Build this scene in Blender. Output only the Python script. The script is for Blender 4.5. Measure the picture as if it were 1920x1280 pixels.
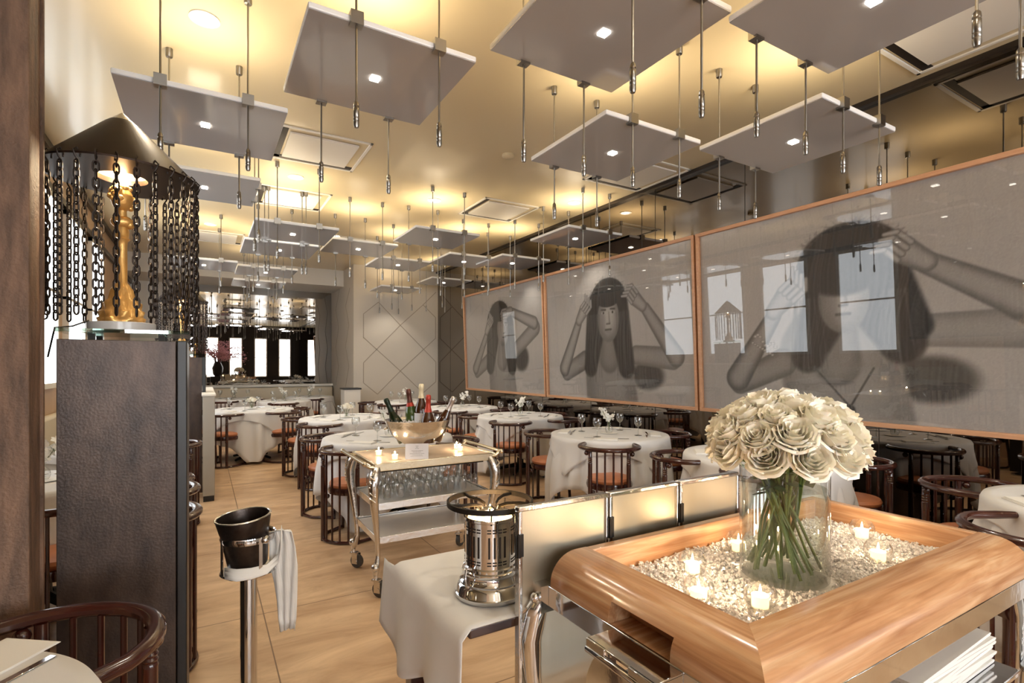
import bpy, math, random
import numpy as np
from mathutils import Vector, Matrix, Euler
PI = math.pi
sin, cos = math.sin, math.cos
S = bpy.context.scene
COL = S.collection
for o in list(bpy.data.objects): bpy.data.objects.remove(o)

# ------------------------------------------------------------------ camera, light, exposure
cd = bpy.data.cameras.new('camera'); cam = bpy.data.objects.new('camera', cd); COL.objects.link(cam)
cam.location = (0, 0, 1.42); cam.rotation_euler = (PI/2, 0, -math.atan(580/980))
cd.lens = 980/1920*36; cd.sensor_width = 36; cd.shift_y = 45/1920; cd.clip_start = .05; cd.clip_end = 100
S.camera = cam
w = bpy.data.worlds.new('world'); S.world = w; w.use_nodes = True
w.node_tree.nodes['Background'].inputs[0].default_value = (.75, .85, 1, 1)
w.node_tree.nodes['Background'].inputs[1].default_value = 1.0
S.view_settings.view_transform = 'Standard'; S.view_settings.look = 'None'
S.view_settings.gamma = 1; S.view_settings.use_curve_mapping = False
S.view_settings.exposure = 0.62
WARM = (1, .83, .58)
WINDOW_LEFT, WINDOW_REAR = 3.2, 17.0
UPLIGHT, DOWNLIGHT, PANELSPOT = 4.0, 42.0, 17.0
S.cycles.max_bounces = 10; S.cycles.diffuse_bounces = 4; S.cycles.glossy_bounces = 6
S.cycles.transmission_bounces = 8; S.cycles.transparent_max_bounces = 24
S.cycles.sample_clamp_indirect = 4; S.cycles.caustics_refractive = False; S.cycles.caustics_reflective = False

def area_light(name, loc, size, power, color=(1, 1, 1), up=False, spread=PI, rot=None, sy=None):
    l = bpy.data.lights.new(name, 'AREA'); l.energy = power; l.color = color; l.size = size
    if sy: l.shape = 'RECTANGLE'; l.size_y = sy
    l.spread = spread
    o = bpy.data.objects.new(name, l); COL.objects.link(o); o.location = loc
    o.rotation_euler = rot if rot else ((PI, 0, 0) if up else (0, 0, 0))
    return o
def spot_light(name, loc, power, color, angle, blend=.6, r=.05):
    l = bpy.data.lights.new(name, 'SPOT'); l.energy = power; l.color = color; l.spot_size = angle
    l.spot_blend = blend; l.shadow_soft_size = r
    o = bpy.data.objects.new(name, l); COL.objects.link(o); o.location = loc
    return o
def point_light(name, loc, power, color, r=.02):
    l = bpy.data.lights.new(name, 'POINT'); l.energy = power; l.color = color; l.shadow_soft_size = r
    o = bpy.data.objects.new(name, l); COL.objects.link(o); o.location = loc
    return o

# ------------------------------------------------------------------ materials
def lin(c):
    return tuple((x/255/12.92 if x/255 <= .04045 else ((x/255+.055)/1.055)**2.4) for x in c)
def mat(name, col, rough=.5, metal=0, bump=None, var=None, **kw):
    m = bpy.data.materials.new(name); m.use_nodes = True
    nt = m.node_tree; b = nt.nodes['Principled BSDF']; c = lin(col)
    b.inputs['Base Color'].default_value = (*c, 1); b.inputs['Roughness'].default_value = rough
    b.inputs['Metallic'].default_value = metal
    for k, v in kw.items():
        b.inputs[k.replace('_', ' ')].default_value = v
    tc = None
    if bump or var:
        tc = nt.nodes.new('ShaderNodeTexCoord')
    if var:      # (colour2, scale, stretch xyz, contrast)
        c2, sc, st, ct = var
        mp = nt.nodes.new('ShaderNodeMapping'); mp.inputs['Scale'].default_value = st
        n = nt.nodes.new('ShaderNodeTexNoise'); n.inputs['Scale'].default_value = sc; n.inputs['Detail'].default_value = 8
        n.inputs['Roughness'].default_value = .6
        r = nt.nodes.new('ShaderNodeValToRGB'); r.color_ramp.elements[0].position = .5-ct; r.color_ramp.elements[1].position = .5+ct
        r.color_ramp.elements[0].color = (*lin(c2), 1); r.color_ramp.elements[1].color = (*c, 1)
        nt.links.new(tc.outputs['Object'], mp.inputs[0]); nt.links.new(mp.outputs[0], n.inputs['Vector'])
        nt.links.new(n.outputs[0], r.inputs[0]); nt.links.new(r.outputs[0], b.inputs['Base Color'])
    if bump:     # (scale, strength, distance, stretch)
        n = nt.nodes.new('ShaderNodeTexNoise'); n.inputs['Scale'].default_value = bump[0]; n.inputs['Detail'].default_value = 5
        mp = nt.nodes.new('ShaderNodeMapping'); mp.inputs['Scale'].default_value = bump[3] if len(bump) > 3 else (1, 1, 1)
        bp = nt.nodes.new('ShaderNodeBump'); bp.inputs['Strength'].default_value = bump[1]; bp.inputs['Distance'].default_value = bump[2]
        nt.links.new(tc.outputs['Object'], mp.inputs[0]); nt.links.new(mp.outputs[0], n.inputs['Vector'])
        nt.links.new(n.outputs[0], bp.inputs['Height']); nt.links.new(bp.outputs[0], b.inputs['Normal'])
    return m
def emit(name, col, s):
    m = bpy.data.materials.new(name); m.use_nodes = True; nt = m.node_tree
    nt.nodes.remove(nt.nodes['Principled BSDF']); e = nt.nodes.new('ShaderNodeEmission')
    e.inputs[0].default_value = (*col, 1); e.inputs[1].default_value = s
    nt.links.new(e.outputs[0], nt.nodes['Material Output'].inputs[0]); return m
def thin_glass(name, tint=(.97, .98, .98), ior=1.45, rough=0.0, boost=0.0, power=3.0):
    m = bpy.data.materials.new(name); m.use_nodes = True; nt = m.node_tree
    nt.nodes.remove(nt.nodes['Principled BSDF'])
    t = nt.nodes.new('ShaderNodeBsdfTransparent'); t.inputs[0].default_value = (*tint, 1)
    g = nt.nodes.new('ShaderNodeBsdfGlossy'); g.inputs['Roughness'].default_value = rough
    lw = nt.nodes.new('ShaderNodeLayerWeight'); lw.inputs[0].default_value = .5
    p = nt.nodes.new('ShaderNodeMath'); p.operation = 'POWER'; p.inputs[1].default_value = power
    f = nt.nodes.new('ShaderNodeMapRange'); f.inputs[3].default_value = ((ior-1)/(ior+1))**2; f.inputs[4].default_value = .9
    nt.links.new(lw.outputs['Facing'], p.inputs[0]); nt.links.new(p.outputs[0], f.inputs[0])
    a = nt.nodes.new('ShaderNodeMath'); a.operation = 'ADD'; a.inputs[1].default_value = boost; a.use_clamp = True
    mx = nt.nodes.new('ShaderNodeMixShader')
    nt.links.new(f.outputs[0], a.inputs[0]); nt.links.new(a.outputs[0], mx.inputs[0])
    nt.links.new(t.outputs[0], mx.inputs[1]); nt.links.new(g.outputs[0], mx.inputs[2])
    nt.links.new(mx.outputs[0], nt.nodes['Material Output'].inputs[0]); return m

M = {}
M['ceiling'] = mat('cream_lacquer_ceiling', (208, 192, 158), .28, Coat_Weight=.18, Coat_Roughness=.08, bump=(1.2, .12, .02))
M['white_paint'] = mat('white_paint', (228, 224, 216), .45)
M['plaster'] = mat('plaster', (206, 198, 186), .6, bump=(30, .08, .01))
M['plaster_groove'] = mat('plaster_groove', (165, 154, 140), .7)
M['panel_edge'] = mat('panel_edge_white', (250, 250, 250), .35)
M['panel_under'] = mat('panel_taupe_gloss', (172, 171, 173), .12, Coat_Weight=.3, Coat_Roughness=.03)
M['chrome'] = mat('polished_silver', (212, 213, 216), .08, 1, bump=(9, .06, .01))
M['steel'] = mat('satin_steel', (150, 146, 140), .28, 1)
M['silver_old'] = mat('aged_silver', (214, 213, 212), .17, 1, bump=(35, .35, .006))
M['gilt'] = mat('gilt_silver', (214, 204, 180), .25, 1, bump=(60, .3, .003))
M['champagne'] = mat('brushed_champagne_metal', (176, 168, 152), .4, .85, bump=(14, .12, .01, (1, 1, .1)), var=((176, 164, 142), 5, (1, 1, 3), .25))
M['mirror_frame'] = mat('dark_metal_trim', (52, 44, 38), .35, .4)
M['mirror_dark'] = mat('tinted_mirror', (126, 119, 112), .015, 1)
M['mirror'] = mat('end_mirror', (158, 153, 147), .01, 1)
M['wood_frame'] = mat('pale_maple', (214, 168, 134), .4, var=((192, 142, 106), 6, (8, 1, 8), .3))
M['lacquer'] = mat('dark_red_lacquer', (70, 29, 22), .22, Coat_Weight=.5, Coat_Roughness=.1, var=((34, 15, 12), 6, (1, 1, 1), .3))
M['leather'] = mat('orange_tan_leather', (204, 134, 94), .42, var=((176, 108, 70), 7, (1, 1, 1), .3))
M['cloth'] = mat('white_table_linen', (214, 213, 213), .85, bump=(6, .25, .02), Sheen_Weight=.2)
M['napkin'] = mat('white_napkin_linen', (232, 230, 226), .85)
M['black'] = mat('black_paint', (22, 19, 18), .4)
M['iron'] = mat('cast_iron', (40, 36, 33), .5, .7, bump=(60, .2, .003))
M['chain'] = mat('dark_iron_chain', (48, 40, 36), .38, .75)
M['bronze'] = mat('dark_bronze_sheet', (66, 52, 44), .36, .8, var=((40, 31, 27), 3, (1, 1, .4), .3))
M['gold'] = mat('gold_leaf_figure', (232, 184, 112), .36, .7, bump=(40, .5, .006))
M['inside_gold'] = mat('lamp_inner_gold', (255, 238, 204), .5, .0)
M['rust'] = mat('rusted_steel', (136, 106, 86), .62, .1, var=((76, 60, 50), 16, (2, 2, .35), .22), bump=(90, .7, .006))
M['darkplate'] = mat('blackened_steel_plate', (84, 68, 59), .38, .4, var=((46, 37, 33), 11, (1.2, 1, .55), .22), bump=(120, .3, .003))
M['glass'] = thin_glass('clear_glass', (.955, .965, .96), 1.45, 0, .055, 2.1)
M['glass_wine'] = thin_glass('wine_glass', (.92, .94, .94), 1.45, 0, .10, 1.7)
M['glass_table'] = thin_glass('green_edge_glass', (.72, .86, .80), 1.5, 0, .05)
M['pic_glass'] = thin_glass('picture_glass', (1, 1, 1), 1.5, .0, .0, 4.5)
M['water'] = thin_glass('water', (.90, .95, .92), 1.33)
M['ice'] = mat('crushed_ice', (252, 248, 246), .08, 0, Transmission_Weight=.35, IOR=1.31)
M['ice_bed'] = mat('ice_bed', (246, 240, 236), .3, bump=(60, .8, .01))
M['wax'] = mat('candle_wax', (255, 240, 214), .5, Emission_Color=(1, .72, .36, 1), Emission_Strength=1.3)
M['flame'] = emit('flame', (1, .72, .32), 26)
M['lampglow'] = emit('lamp_bulb', (1, .80, .5), 12)
M['spotglass'] = emit('spot_lens', (1, .92, .8), 9)
M['shade'] = emit('daylit_window_shade', (.93, .97, 1), WINDOW_LEFT)
M['shade_rear'] = emit('daylit_rear_window', (.93, .97, 1), WINDOW_REAR)
M['rose'] = mat('cream_rose_petal', (253, 248, 234), .55, Subsurface_Weight=.15, Subsurface_Radius=(.02, .015, .008), Subsurface_Scale=.5)
M['orchid'] = mat('white_orchid_petal', (246, 244, 238), .5)
M['stem'] = mat('green_stem', (94, 110, 52), .5, var=((66, 84, 36), 20, (1, 1, 1), .3))
M['leaf'] = mat('dark_green_leaf', (38, 66, 34), .4)
M['blossom'] = mat('pink_blossom', (206, 158, 178), .7)
M['bark'] = mat('brown_branch', (66, 48, 40), .7)
M['banquette'] = mat('cream_banquette', (206, 196, 176), .5)
M['tanwall'] = mat('tan_panelling', (204, 176, 148), .4, var=((184, 152, 122), 4, (1, 1, .3), .3))
M['drape'] = mat('black_drape', (30, 27, 28), .8)
M['rubber'] = mat('grey_rubber', (70, 66, 62), .6)
M['slot'] = mat('dark_slot', (26, 18, 14), .6)
M['paper'] = mat('white_card', (232, 233, 240), .7)
M['ink'] = mat('grey_ink', (120, 118, 124), .7)
M['stone_top'] = mat('cream_stone_shelf', (226, 205, 182), .25, var=((208, 184, 160), 5, (1, 1, 1), .3))
M['shelf_grey'] = mat('pale_grey_shelf', (204, 198, 192), .2)
M['btl_green'] = mat('dark_green_bottle', (20, 32, 16), .06, Coat_Weight=.5)
M['btl_light'] = mat('light_green_bottle', (62, 82, 38), .08, Coat_Weight=.5)
M['btl_brown'] = mat('amber_bottle', (64, 34, 14), .08, Coat_Weight=.5)
M['foil_black'] = mat('black_green_foil', (34, 46, 34), .35, .4)
M['foil_brown'] = mat('brown_foil', (98, 58, 48), .4, .4)
M['foil_cream'] = mat('cream_foil', (236, 222, 186), .45, .1)
M['foil_red'] = mat('red_foil', (182, 62, 46), .4, .25)
M['foil_silver'] = mat('silver_foil', (190, 182, 176), .3, .7)
M['bucket'] = mat('dark_hammered_metal', (84, 74, 68), .3, .75, var=((36, 26, 24), 16, (1, 1, 1), .3), bump=(50, .3, .004))
M['partition'] = mat('pale_grey_partition', (168, 164, 154), .4)

def wood_mat(name, stretch):
    m = mat(name, (192, 126, 78), .26, Coat_Weight=.5, Coat_Roughness=.12)
    nt = m.node_tree; b = nt.nodes['Principled BSDF']
    tc = nt.nodes.new('ShaderNodeTexCoord'); mp = nt.nodes.new('ShaderNodeMapping'); mp.inputs['Scale'].default_value = stretch
    n = nt.nodes.new('ShaderNodeTexNoise'); n.inputs['Scale'].default_value = 9; n.inputs['Detail'].default_value = 9; n.inputs['Distortion'].default_value = .6
    r = nt.nodes.new('ShaderNodeValToRGB'); e = r.color_ramp.elements
    e[0].position = .3; e[0].color = (*lin((176, 124, 86)), 1); e[1].position = .68; e[1].color = (*lin((228, 188, 148)), 1)
    x = r.color_ramp.elements.new(.5); x.color = (*lin((206, 156, 114)), 1)
    n2 = nt.nodes.new('ShaderNodeTexNoise'); n2.inputs['Scale'].default_value = 40; n2.inputs['Detail'].default_value = 3
    mp2 = nt.nodes.new('ShaderNodeMapping'); mp2.inputs['Scale'].default_value = tuple(.18*s if s < 1 else s for s in stretch)
    mm = nt.nodes.new('ShaderNodeMixRGB'); mm.blend_type = 'MULTIPLY'; mm.inputs[0].default_value = .35
    L = nt.links.new
    L(tc.outputs['Object'], mp.inputs[0]); L(mp.outputs[0], n.inputs['Vector']); L(n.outputs[0], r.inputs[0])
    L(tc.outputs['Object'], mp2.inputs[0]); L(mp2.outputs[0], n2.inputs['Vector'])
    L(r.outputs[0], mm.inputs[1]); L(n2.outputs[0], mm.inputs[2]); L(mm.outputs[0], b.inputs['Base Color'])
    return m
M['wood_x'] = wood_mat('honey_oak_long', (.35, 5, 5)); M['wood_y'] = wood_mat('honey_oak_short', (5, .35, 5))

def floor_mat():
    m = mat('sand_stone_floor', (205, 170, 132), .3)
    nt = m.node_tree; b = nt.nodes['Principled BSDF']; L = nt.links.new
    tc = nt.nodes.new('ShaderNodeTexCoord')
    mp = nt.nodes.new('ShaderNodeMapping'); mp.inputs['Location'].default_value = (-.3, .45, 0)
    br = nt.nodes.new('ShaderNodeTexBrick'); br.offset = 0; br.inputs['Scale'].default_value = 1; br.inputs['Brick Width'].default_value = 1.25
    br.inputs['Row Height'].default_value = 1.25; br.inputs['Mortar Size'].default_value = .0035; br.inputs['Mortar Smooth'].default_value = .2
    n = nt.nodes.new('ShaderNodeTexNoise'); n.inputs['Scale'].default_value = 2.4; n.inputs['Detail'].default_value = 10; n.inputs['Roughness'].default_value = .65
    n.inputs['Distortion'].default_value = .8
    mp3 = nt.nodes.new('ShaderNodeMapping'); mp3.inputs['Scale'].default_value = (.7, 2.2, 1); mp3.inputs['Rotation'].default_value = (0, 0, .5)
    r = nt.nodes.new('ShaderNodeValToRGB'); e = r.color_ramp.elements
    e[0].position = .3; e[0].color = (*lin((170, 134, 100)), 1); e[1].position = .7; e[1].color = (*lin((222, 190, 152)), 1)
    mx = nt.nodes.new('ShaderNodeMixRGB'); mx.inputs[2].default_value = (*lin((120, 92, 68)), 1)
    n2 = nt.nodes.new('ShaderNodeTexNoise'); n2.inputs['Scale'].default_value = 6; n2.inputs['Detail'].default_value = 6
    mr = nt.nodes.new('ShaderNodeMapRange'); mr.inputs[3].default_value = .2; mr.inputs[4].default_value = .48
    bp = nt.nodes.new('ShaderNodeBump'); bp.inputs['Strength'].default_value = .08; bp.inputs['Distance'].default_value = .02
    L(tc.outputs['Object'], mp.inputs[0]); L(mp.outputs[0], br.inputs['Vector']); L(tc.outputs['Object'], mp3.inputs[0])
    L(mp3.outputs[0], n.inputs['Vector']); L(n.outputs[0], r.inputs[0]); L(r.outputs[0], mx.inputs[1]); L(br.outputs['Fac'], mx.inputs[0])
    L(mx.outputs[0], b.inputs['Base Color']); L(tc.outputs['Object'], n2.inputs['Vector']); L(n2.outputs[0], mr.inputs[0])
    L(mr.outputs[0], b.inputs['Roughness']); L(n.outputs[0], bp.inputs['Height']); L(bp.outputs[0], b.inputs['Normal'])
    return m
M['floor'] = floor_mat()

# ------------------------------------------------------------------ mesh helpers
class MB:
    def __init__(s): s.v = []; s.f = []
    def add(s, vs, fs, mx=None):
        k = len(s.v)
        s.v += [tuple(mx @ Vector(p)) for p in vs] if mx else [tuple(p) for p in vs]
        s.f += [tuple(i+k for i in f) for f in fs]; return s
    def box(s, x0, x1, y0, y1, z0, z1, mx=None):
        vs = [(x, y, z) for z in (z0, z1) for y in (y0, y1) for x in (x0, x1)]
        return s.add(vs, [(0, 2, 3, 1), (4, 5, 7, 6), (0, 1, 5, 4), (2, 6, 7, 3), (0, 4, 6, 2), (1, 3, 7, 5)], mx)
    def lathe(s, prof, n=24, c=(0, 0, 0), mx=None, mod=None, cap=True):
        vs = []; m = len(prof)
        for j, (r, z) in enumerate(prof):
            for i in range(n):
                a = 2*PI*i/n; rr = r*(mod(a, z) if mod else 1)
                vs.append((c[0]+rr*cos(a), c[1]+rr*sin(a), c[2]+z))
        fs = [(j*n+i, j*n+(i+1) % n, (j+1)*n+(i+1) % n, (j+1)*n+i) for j in range(m-1) for i in range(n)]
        if cap:
            if prof[0][0] > 1e-4: fs.append(tuple(range(n))[::-1])
            if prof[-1][0] > 1e-4: fs.append(tuple((m-1)*n+i for i in range(n)))
        return s.add(vs, fs, mx)
    def cyl(s, p, q, r, r2=None, n=12):
        return s.tube([p, q], [r, r if r2 is None else r2], n)
    def tube(s, pts, r, n=8, closed=False, cap=True, flat=None):
        P = [Vector(p) for p in pts]; m = len(P)
        R = r if isinstance(r, (list, tuple)) else [r]*m
        up = None; vs = []
        for i in range(m):
            if closed: t = P[(i+1) % m]-P[i-1]
            else: t = P[min(i+1, m-1)]-P[max(i-1, 0)]
            t.normalize()
            if up is None: up = Vector((0, 0, 1)) if abs(t.z) < .9 else Vector((1, 0, 0))
            u = (up-t*up.dot(t))
            if u.length < 1e-4: u = t.orthogonal()
            u.normalize(); w_ = t.cross(u); up = u
            fx = flat if flat else (1, 1)
            for k in range(n):
                a = 2*PI*k/n
                vs.append(tuple(P[i]+u*(R[i]*cos(a)*fx[0])+w_*(R[i]*sin(a)*fx[1])))
        fs = [(i*n+k, i*n+(k+1) % n, ((i+1) % m)*n+(k+1) % n, ((i+1) % m)*n+k) for i in range(m if closed else m-1) for k in range(n)]
        if cap and not closed: fs += [tuple(range(n))[::-1], tuple((m-1)*n+k for k in range(n))]
        return s.add(vs, fs)
    def ball(s, c, r, n=12, sc=(1, 1, 1)):
        m = n//2+1
        vs = [(c[0]+sc[0]*r*sin(PI*j/m)*cos(2*PI*i/n), c[1]+sc[1]*r*sin(PI*j/m)*sin(2*PI*i/n), c[2]+sc[2]*r*cos(PI*j/m)) for j in range(1, m) for i in range(n)]
        vs += [(c[0], c[1], c[2]+sc[2]*r), (c[0], c[1], c[2]-sc[2]*r)]
        fs = [(j*n+i, (j+1)*n+i, (j+1)*n+(i+1) % n, j*n+(i+1) % n) for j in range(m-2) for i in range(n)]
        T = len(vs)-2
        fs += [(T, i, (i+1) % n) for i in range(n)] + [(T+1, (m-2)*n+(i+1) % n, (m-2)*n+i) for i in range(n)]
        return s.add(vs, fs)
    def grid(s, fn, nu, nv, wrap=False):
        vs = [fn(i, j) for j in range(nv) for i in range(nu)]
        fs = [(j*nu+i, j*nu+(i+1) % nu, (j+1)*nu+(i+1) % nu, (j+1)*nu+i) for j in range(nv-1) for i in range(nu if wrap else nu-1)]
        return s.add(vs, fs)
    def mesh(s, name, mt, smooth=True, ang=.7):
        me = bpy.data.meshes.new(name); me.from_pydata(s.v, [], s.f); me.update()
        if mt: me.materials.append(mt)
        if smooth:
            me.polygons.foreach_set('use_smooth', [True]*len(me.polygons)); me.set_sharp_from_angle(angle=ang)
        return me
    def build(s, name, mt, parent=None, bevel=0, solid=0, smooth=True, ang=.7):
        return link(name, s.mesh(name, mt, smooth, ang), parent, bevel, solid)
def link(name, me, parent=None, bevel=0, solid=0):
    o = bpy.data.objects.new(name, me); COL.objects.link(o)
    if parent: o.parent = parent
    if solid:
        md = o.modifiers.new('solid', 'SOLIDIFY'); md.thickness = solid; md.offset = 0
    if bevel:
        md = o.modifiers.new('bevel', 'BEVEL'); md.width = bevel; md.segments = 2; md.limit_method = 'ANGLE'
    return o
def tag(o, label, cat, group=None, kind=None):
    o['label'] = label; o['category'] = cat
    if group: o['group'] = group
    if kind: o['kind'] = kind
    return o
def thing(name, label, cat, loc=(0, 0, 0), rz=0, group=None):
    o = bpy.data.objects.new(name, None); COL.objects.link(o); o.location = loc; o.rotation_euler = (0, 0, rz)
    o.empty_display_size = .05
    return tag(o, label, cat, group)
def struct(name, mb, m, parent=None, **k):
    o = mb.build(name, m, parent, **k)
    if not parent: o['kind'] = 'structure'
    return o
KIDS = {}
def dup(root, loc=None, rz=None, label=None, group=None, rot=None):
    def cp(o, par):
        c = o.copy(); COL.objects.link(c); c.parent = par
        for ch in KIDS_of(o): cp(ch, c)
        return c
    r = cp(root, None)
    if loc is not None: r.location = loc
    if rz is not None: r.rotation_euler = (0, 0, rz)
    if rot is not None: r.rotation_euler = rot
    if label: r['label'] = label
    if group: r['group'] = group
    return r
def KIDS_of(o):
    if o.name not in KIDS: KIDS[o.name] = list(o.children)
    return KIDS[o.name]
def arc(cx, cy, r, a0, a1, n, z): return [(cx+r*cos(a0+(a1-a0)*i/n), cy+r*sin(a0+(a1-a0)*i/n), z) for i in range(n+1)]

W, H = 4.65, 3.56
YB, YF, XL = 13.4, -4.6, -1.3
# ------------------------------------------------------------------ setting
struct('floor', MB().box(XL-.2, W+.2, YF-.2, YB+.2, -.1, 0), M['floor'])
struct('ceiling', MB().box(XL-.2, W+.2, YF-.2, 12.1, H, H+.1), M['ceiling'])
struct('trim_1', MB().box(XL, 2.74, 12.1, YB, 3.2, H+.1), M['white_paint'])
struct('wall_right', MB().box(W, W+.12, YF, 11.3, 0, H), M['mirror_dark'], smooth=False)
t = MB().box(W-.05, W, YF, 11.2, H-.04, H)
for y in (-.3, .9, 2.1, 3.3, 4.5, 5.7, 6.9, 8.1, 9.3, 10.5): t.box(W-.003, W, y-.002, y+.002, .1, H-.04)
struct('trim_2', t, M['mirror_frame'])
struct('baseboard_right', MB().box(W-.02, W, YF, 11.2, 0, .09), M['mirror_frame'])
wc = struct('wall_column', MB().box(2.74, W+.12, 11.2, YB, 0, H), M['plaster'], smooth=False)
g = MB()
def stroke(mb, pts, wd=.016, dp=.004, plane='Y', at=11.2):
    for (a, b) in zip(pts[:-1], pts[1:]):
        A, B = Vector((a[0], a[1])), Vector((b[0], b[1])); d = (B-A).normalized(); n = Vector((-d.y, d.x))*wd/2
        q = [A+n, B+n, B-n, A-n]
        if plane == 'Y': vs = [(p.x, at-dp, p.y) for p in q]+[(p.x, at+.002, p.y) for p in q]
        else: vs = [(at-dp, p.x, p.y) for p in q]+[(at+.002, p.x, p.y) for p in q]
        mb.add(vs, [(0, 1, 2, 3), (4, 7, 6, 5), (0, 4, 5, 1), (1, 5, 6, 2), (2, 6, 7, 3), (3, 7, 4, 0)])
for pl in ([(2.95, 2.0), (2.95, 2.52), (3.27, 2.79), (3.76, 2.31), (4.29, 2.79), (4.59, 2.52), (4.59, 2.05)],
           [(2.95, 1.48), (3.76, 2.31), (4.6, 1.5)], [(2.95, 1.48), (2.95, 1.05), (3.25, .8), (3.76, 1.3), (4.29, .8), (4.6, 1.05), (4.6, 1.5)],
           [(2.95, 2.02), (3.76, 1.3), (4.6, 2.05)], [(4.29, 2.79), (4.6, 3.1)]): stroke(g, pl)
for pl in ([(11.5, 3.1), (11.9, 2.75), (11.6, 2.3), (11.9, 1.85), (11.6, 1.4), (11.9, .95)], [(12.5, 3.2), (12.9, 2.75), (12.6, 2.3), (12.9, 1.85), (12.6, 1.4), (12.9, .95)]):
    stroke(g, pl, plane='X', at=2.74)
g.build('groove_pattern', M['plaster_groove'], wc)
# back mirror wall with white pier and ledge
struct('wall_back', MB().box(XL, 2.74, YB, YB+.12, 0, H), M['white_paint'])
struct('trim_3', MB().box(-.55, 2.735, YB-.02, YB, .98, 3.2), M['mirror'], smooth=False)
struct('trim_4', MB().box(XL, 2.735, YB-.2, YB, .93, .98), M['white_paint'])
# left wall: tan panelling, mirror band, windows with pale shades
struct('wall_left', MB().box(XL-.12, XL, YF, YB, 0, H), M['tanwall'])
struct('trim_5', MB().box(XL, XL+.012, -1, 4.2, 1.46, H-.06), M['mirror'], smooth=False)
struct('trim_6', MB().box(XL, XL+.05, -1, YB, H-.07, H).box(XL, XL+.04, -1, YB, 3.12, 3.19).box(XL, XL+.05, -1, 4.2, 1.42, 1.46), M['mirror_frame'])
nwin = 0
def window(axis, a0, a1, z0, z1, at, m, inward):
    global nwin; nwin += 1
    fr = MB(); sh = MB(); f = .05
    def bx(mb, p0, p1, q0, q1, d0, d1):
        lo, hi = at+min(inward*d0, inward*d1), at+max(inward*d0, inward*d1)
        if axis == 'X': mb.box(lo, hi, p0, p1, q0, q1)
        else: mb.box(p0, p1, lo, hi, q0, q1)
    for (p0, p1, q0, q1) in ((a0, a0+f, z0, z1), (a1-f, a1, z0, z1), (a0, a1, z0, z0+f), (a0, a1, z1-f, z1), (a0, a1, (z0+z1)/2-.015, (z0+z1)/2+.015)):
        bx(fr, p0, p1, q0, q1, 0, .05)
    o = fr.build('window_%d' % nwin, M['white_paint']); o['kind'] = 'structure'
    bx(sh, a0+f, a1-f, z0+f, z1-f, .01, .02); sh.build('window_shade', m, o, smooth=False)
for y0 in (4.35, 5.9, 7.3, 8.7): window('X', y0, y0+1.0, 1.2, 3.1, XL, M['shade'], 1)
struct('wall_front', MB().box(XL, W, YF-.12, YF, 0, H), M['drape'])
for x0 in (-1.0, .1, 1.2, 2.4, 3.6): window('Y', x0, x0+.62, .8, 2.9, YF, M['shade_rear'], 1)

# ceiling fittings -------------------------------------------------
def ceiling_vent(x, y, label, sx=.42, sy=.42):
    o = thing('ceiling_vent', label, 'vent', (x, y, H), 0, 'square ceiling vents')
    f = MB()
    for a in ((-sx, sx, -sy, -sy+.03), (-sx, sx, sy-.03, sy), (-sx, -sx+.03, -sy, sy), (sx-.03, sx, -sy, sy)): f.box(*a, -.012, 0)
    f.build('frame', M['white_paint'], o, bevel=.003)
    MB().box(-sx+.11, sx-.11, -sy+.11, sy-.11, -.02, -.004).build('centre_plate', M['white_paint'], o)
    MB().box(-sx+.03, sx-.03, sy-.11, sy-.045, -.006, 0).box(-sx+.03, -sx+.09, -sy+.03, sy-.045, -.006, 0).build('slot', M['slot'], o)
for (x, y, l) in ((1.0, 5.44, 'square ceiling vent behind the second hanging panel from the left'), (.98, 7.2, 'square ceiling vent with long dark slot beyond the chain lamp'),
                  (.18, 10.0, 'farthest left ceiling vent near the mirrored end wall'), (3.51, 6.3, 'square ceiling vent with black corner slot near room centre'),
                  (4.17, 4.33, 'ceiling vent beside the tinted mirror, partly behind a hanging panel'), (4.1, 1.37, 'white framed ceiling vent at the top right above the largest portrait'),
                  (2.2, 9.3, 'small distant ceiling vent left of the pale column')):
    ceiling_vent(x, y, l)
REAR_FILL = ((.6, -1.2), (2.2, -1.8), (3.6, -.6), (1.4, .4))  # fill downlights added out of view to brighten the foreground
def recessed(x, y, label, lit=True):
    o = thing('recessed_light', label, 'ceiling light', (x, y, H), 0, 'recessed ceiling lights')
    MB().lathe([(.085, 0), (.085, -.008), (.065, -.012), (.06, -.002)], 28, cap=False).build('ring', M['white_paint'], o)
    MB().lathe([(.001, -.004), (.06, -.003)], 24, cap=False).build('lens', M['spotglass'], o)
    l = spot_light('downlight', (x, y, H-.02), DOWNLIGHT, (1, .85, .62), 2.3, .8, .06); return o
for (x, y, l) in ((.01, 3.74, 'round recessed ceiling light above the chain lamp'), (.91, 6.35, 'round recessed ceiling light between two square vents'),
                  (.1, 9.13, 'farthest recessed ceiling light on the left'), (4.2, 5.49, 'round recessed ceiling light close to the mirrored wall'),
                  (2.58, 6.33, 'round recessed ceiling light in the middle of the room'), (1.9, 8.9, 'faint round recessed light before the pale column')):
    recessed(x, y, l)
for k, (x, y) in enumerate(REAR_FILL): recessed(x, y, 'added fill downlight outside the view, behind the camera, '+('left', 'centre', 'right', 'overhead')[k])
tag(MB().lathe([(.06, 0), (.06, -.025), (.045, -.035)], 24, (2.67, 4.59, H)).build('smoke_detector', M['ceiling']), 'cream round smoke detector flush on the glossy ceiling', 'smoke detector')

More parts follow.
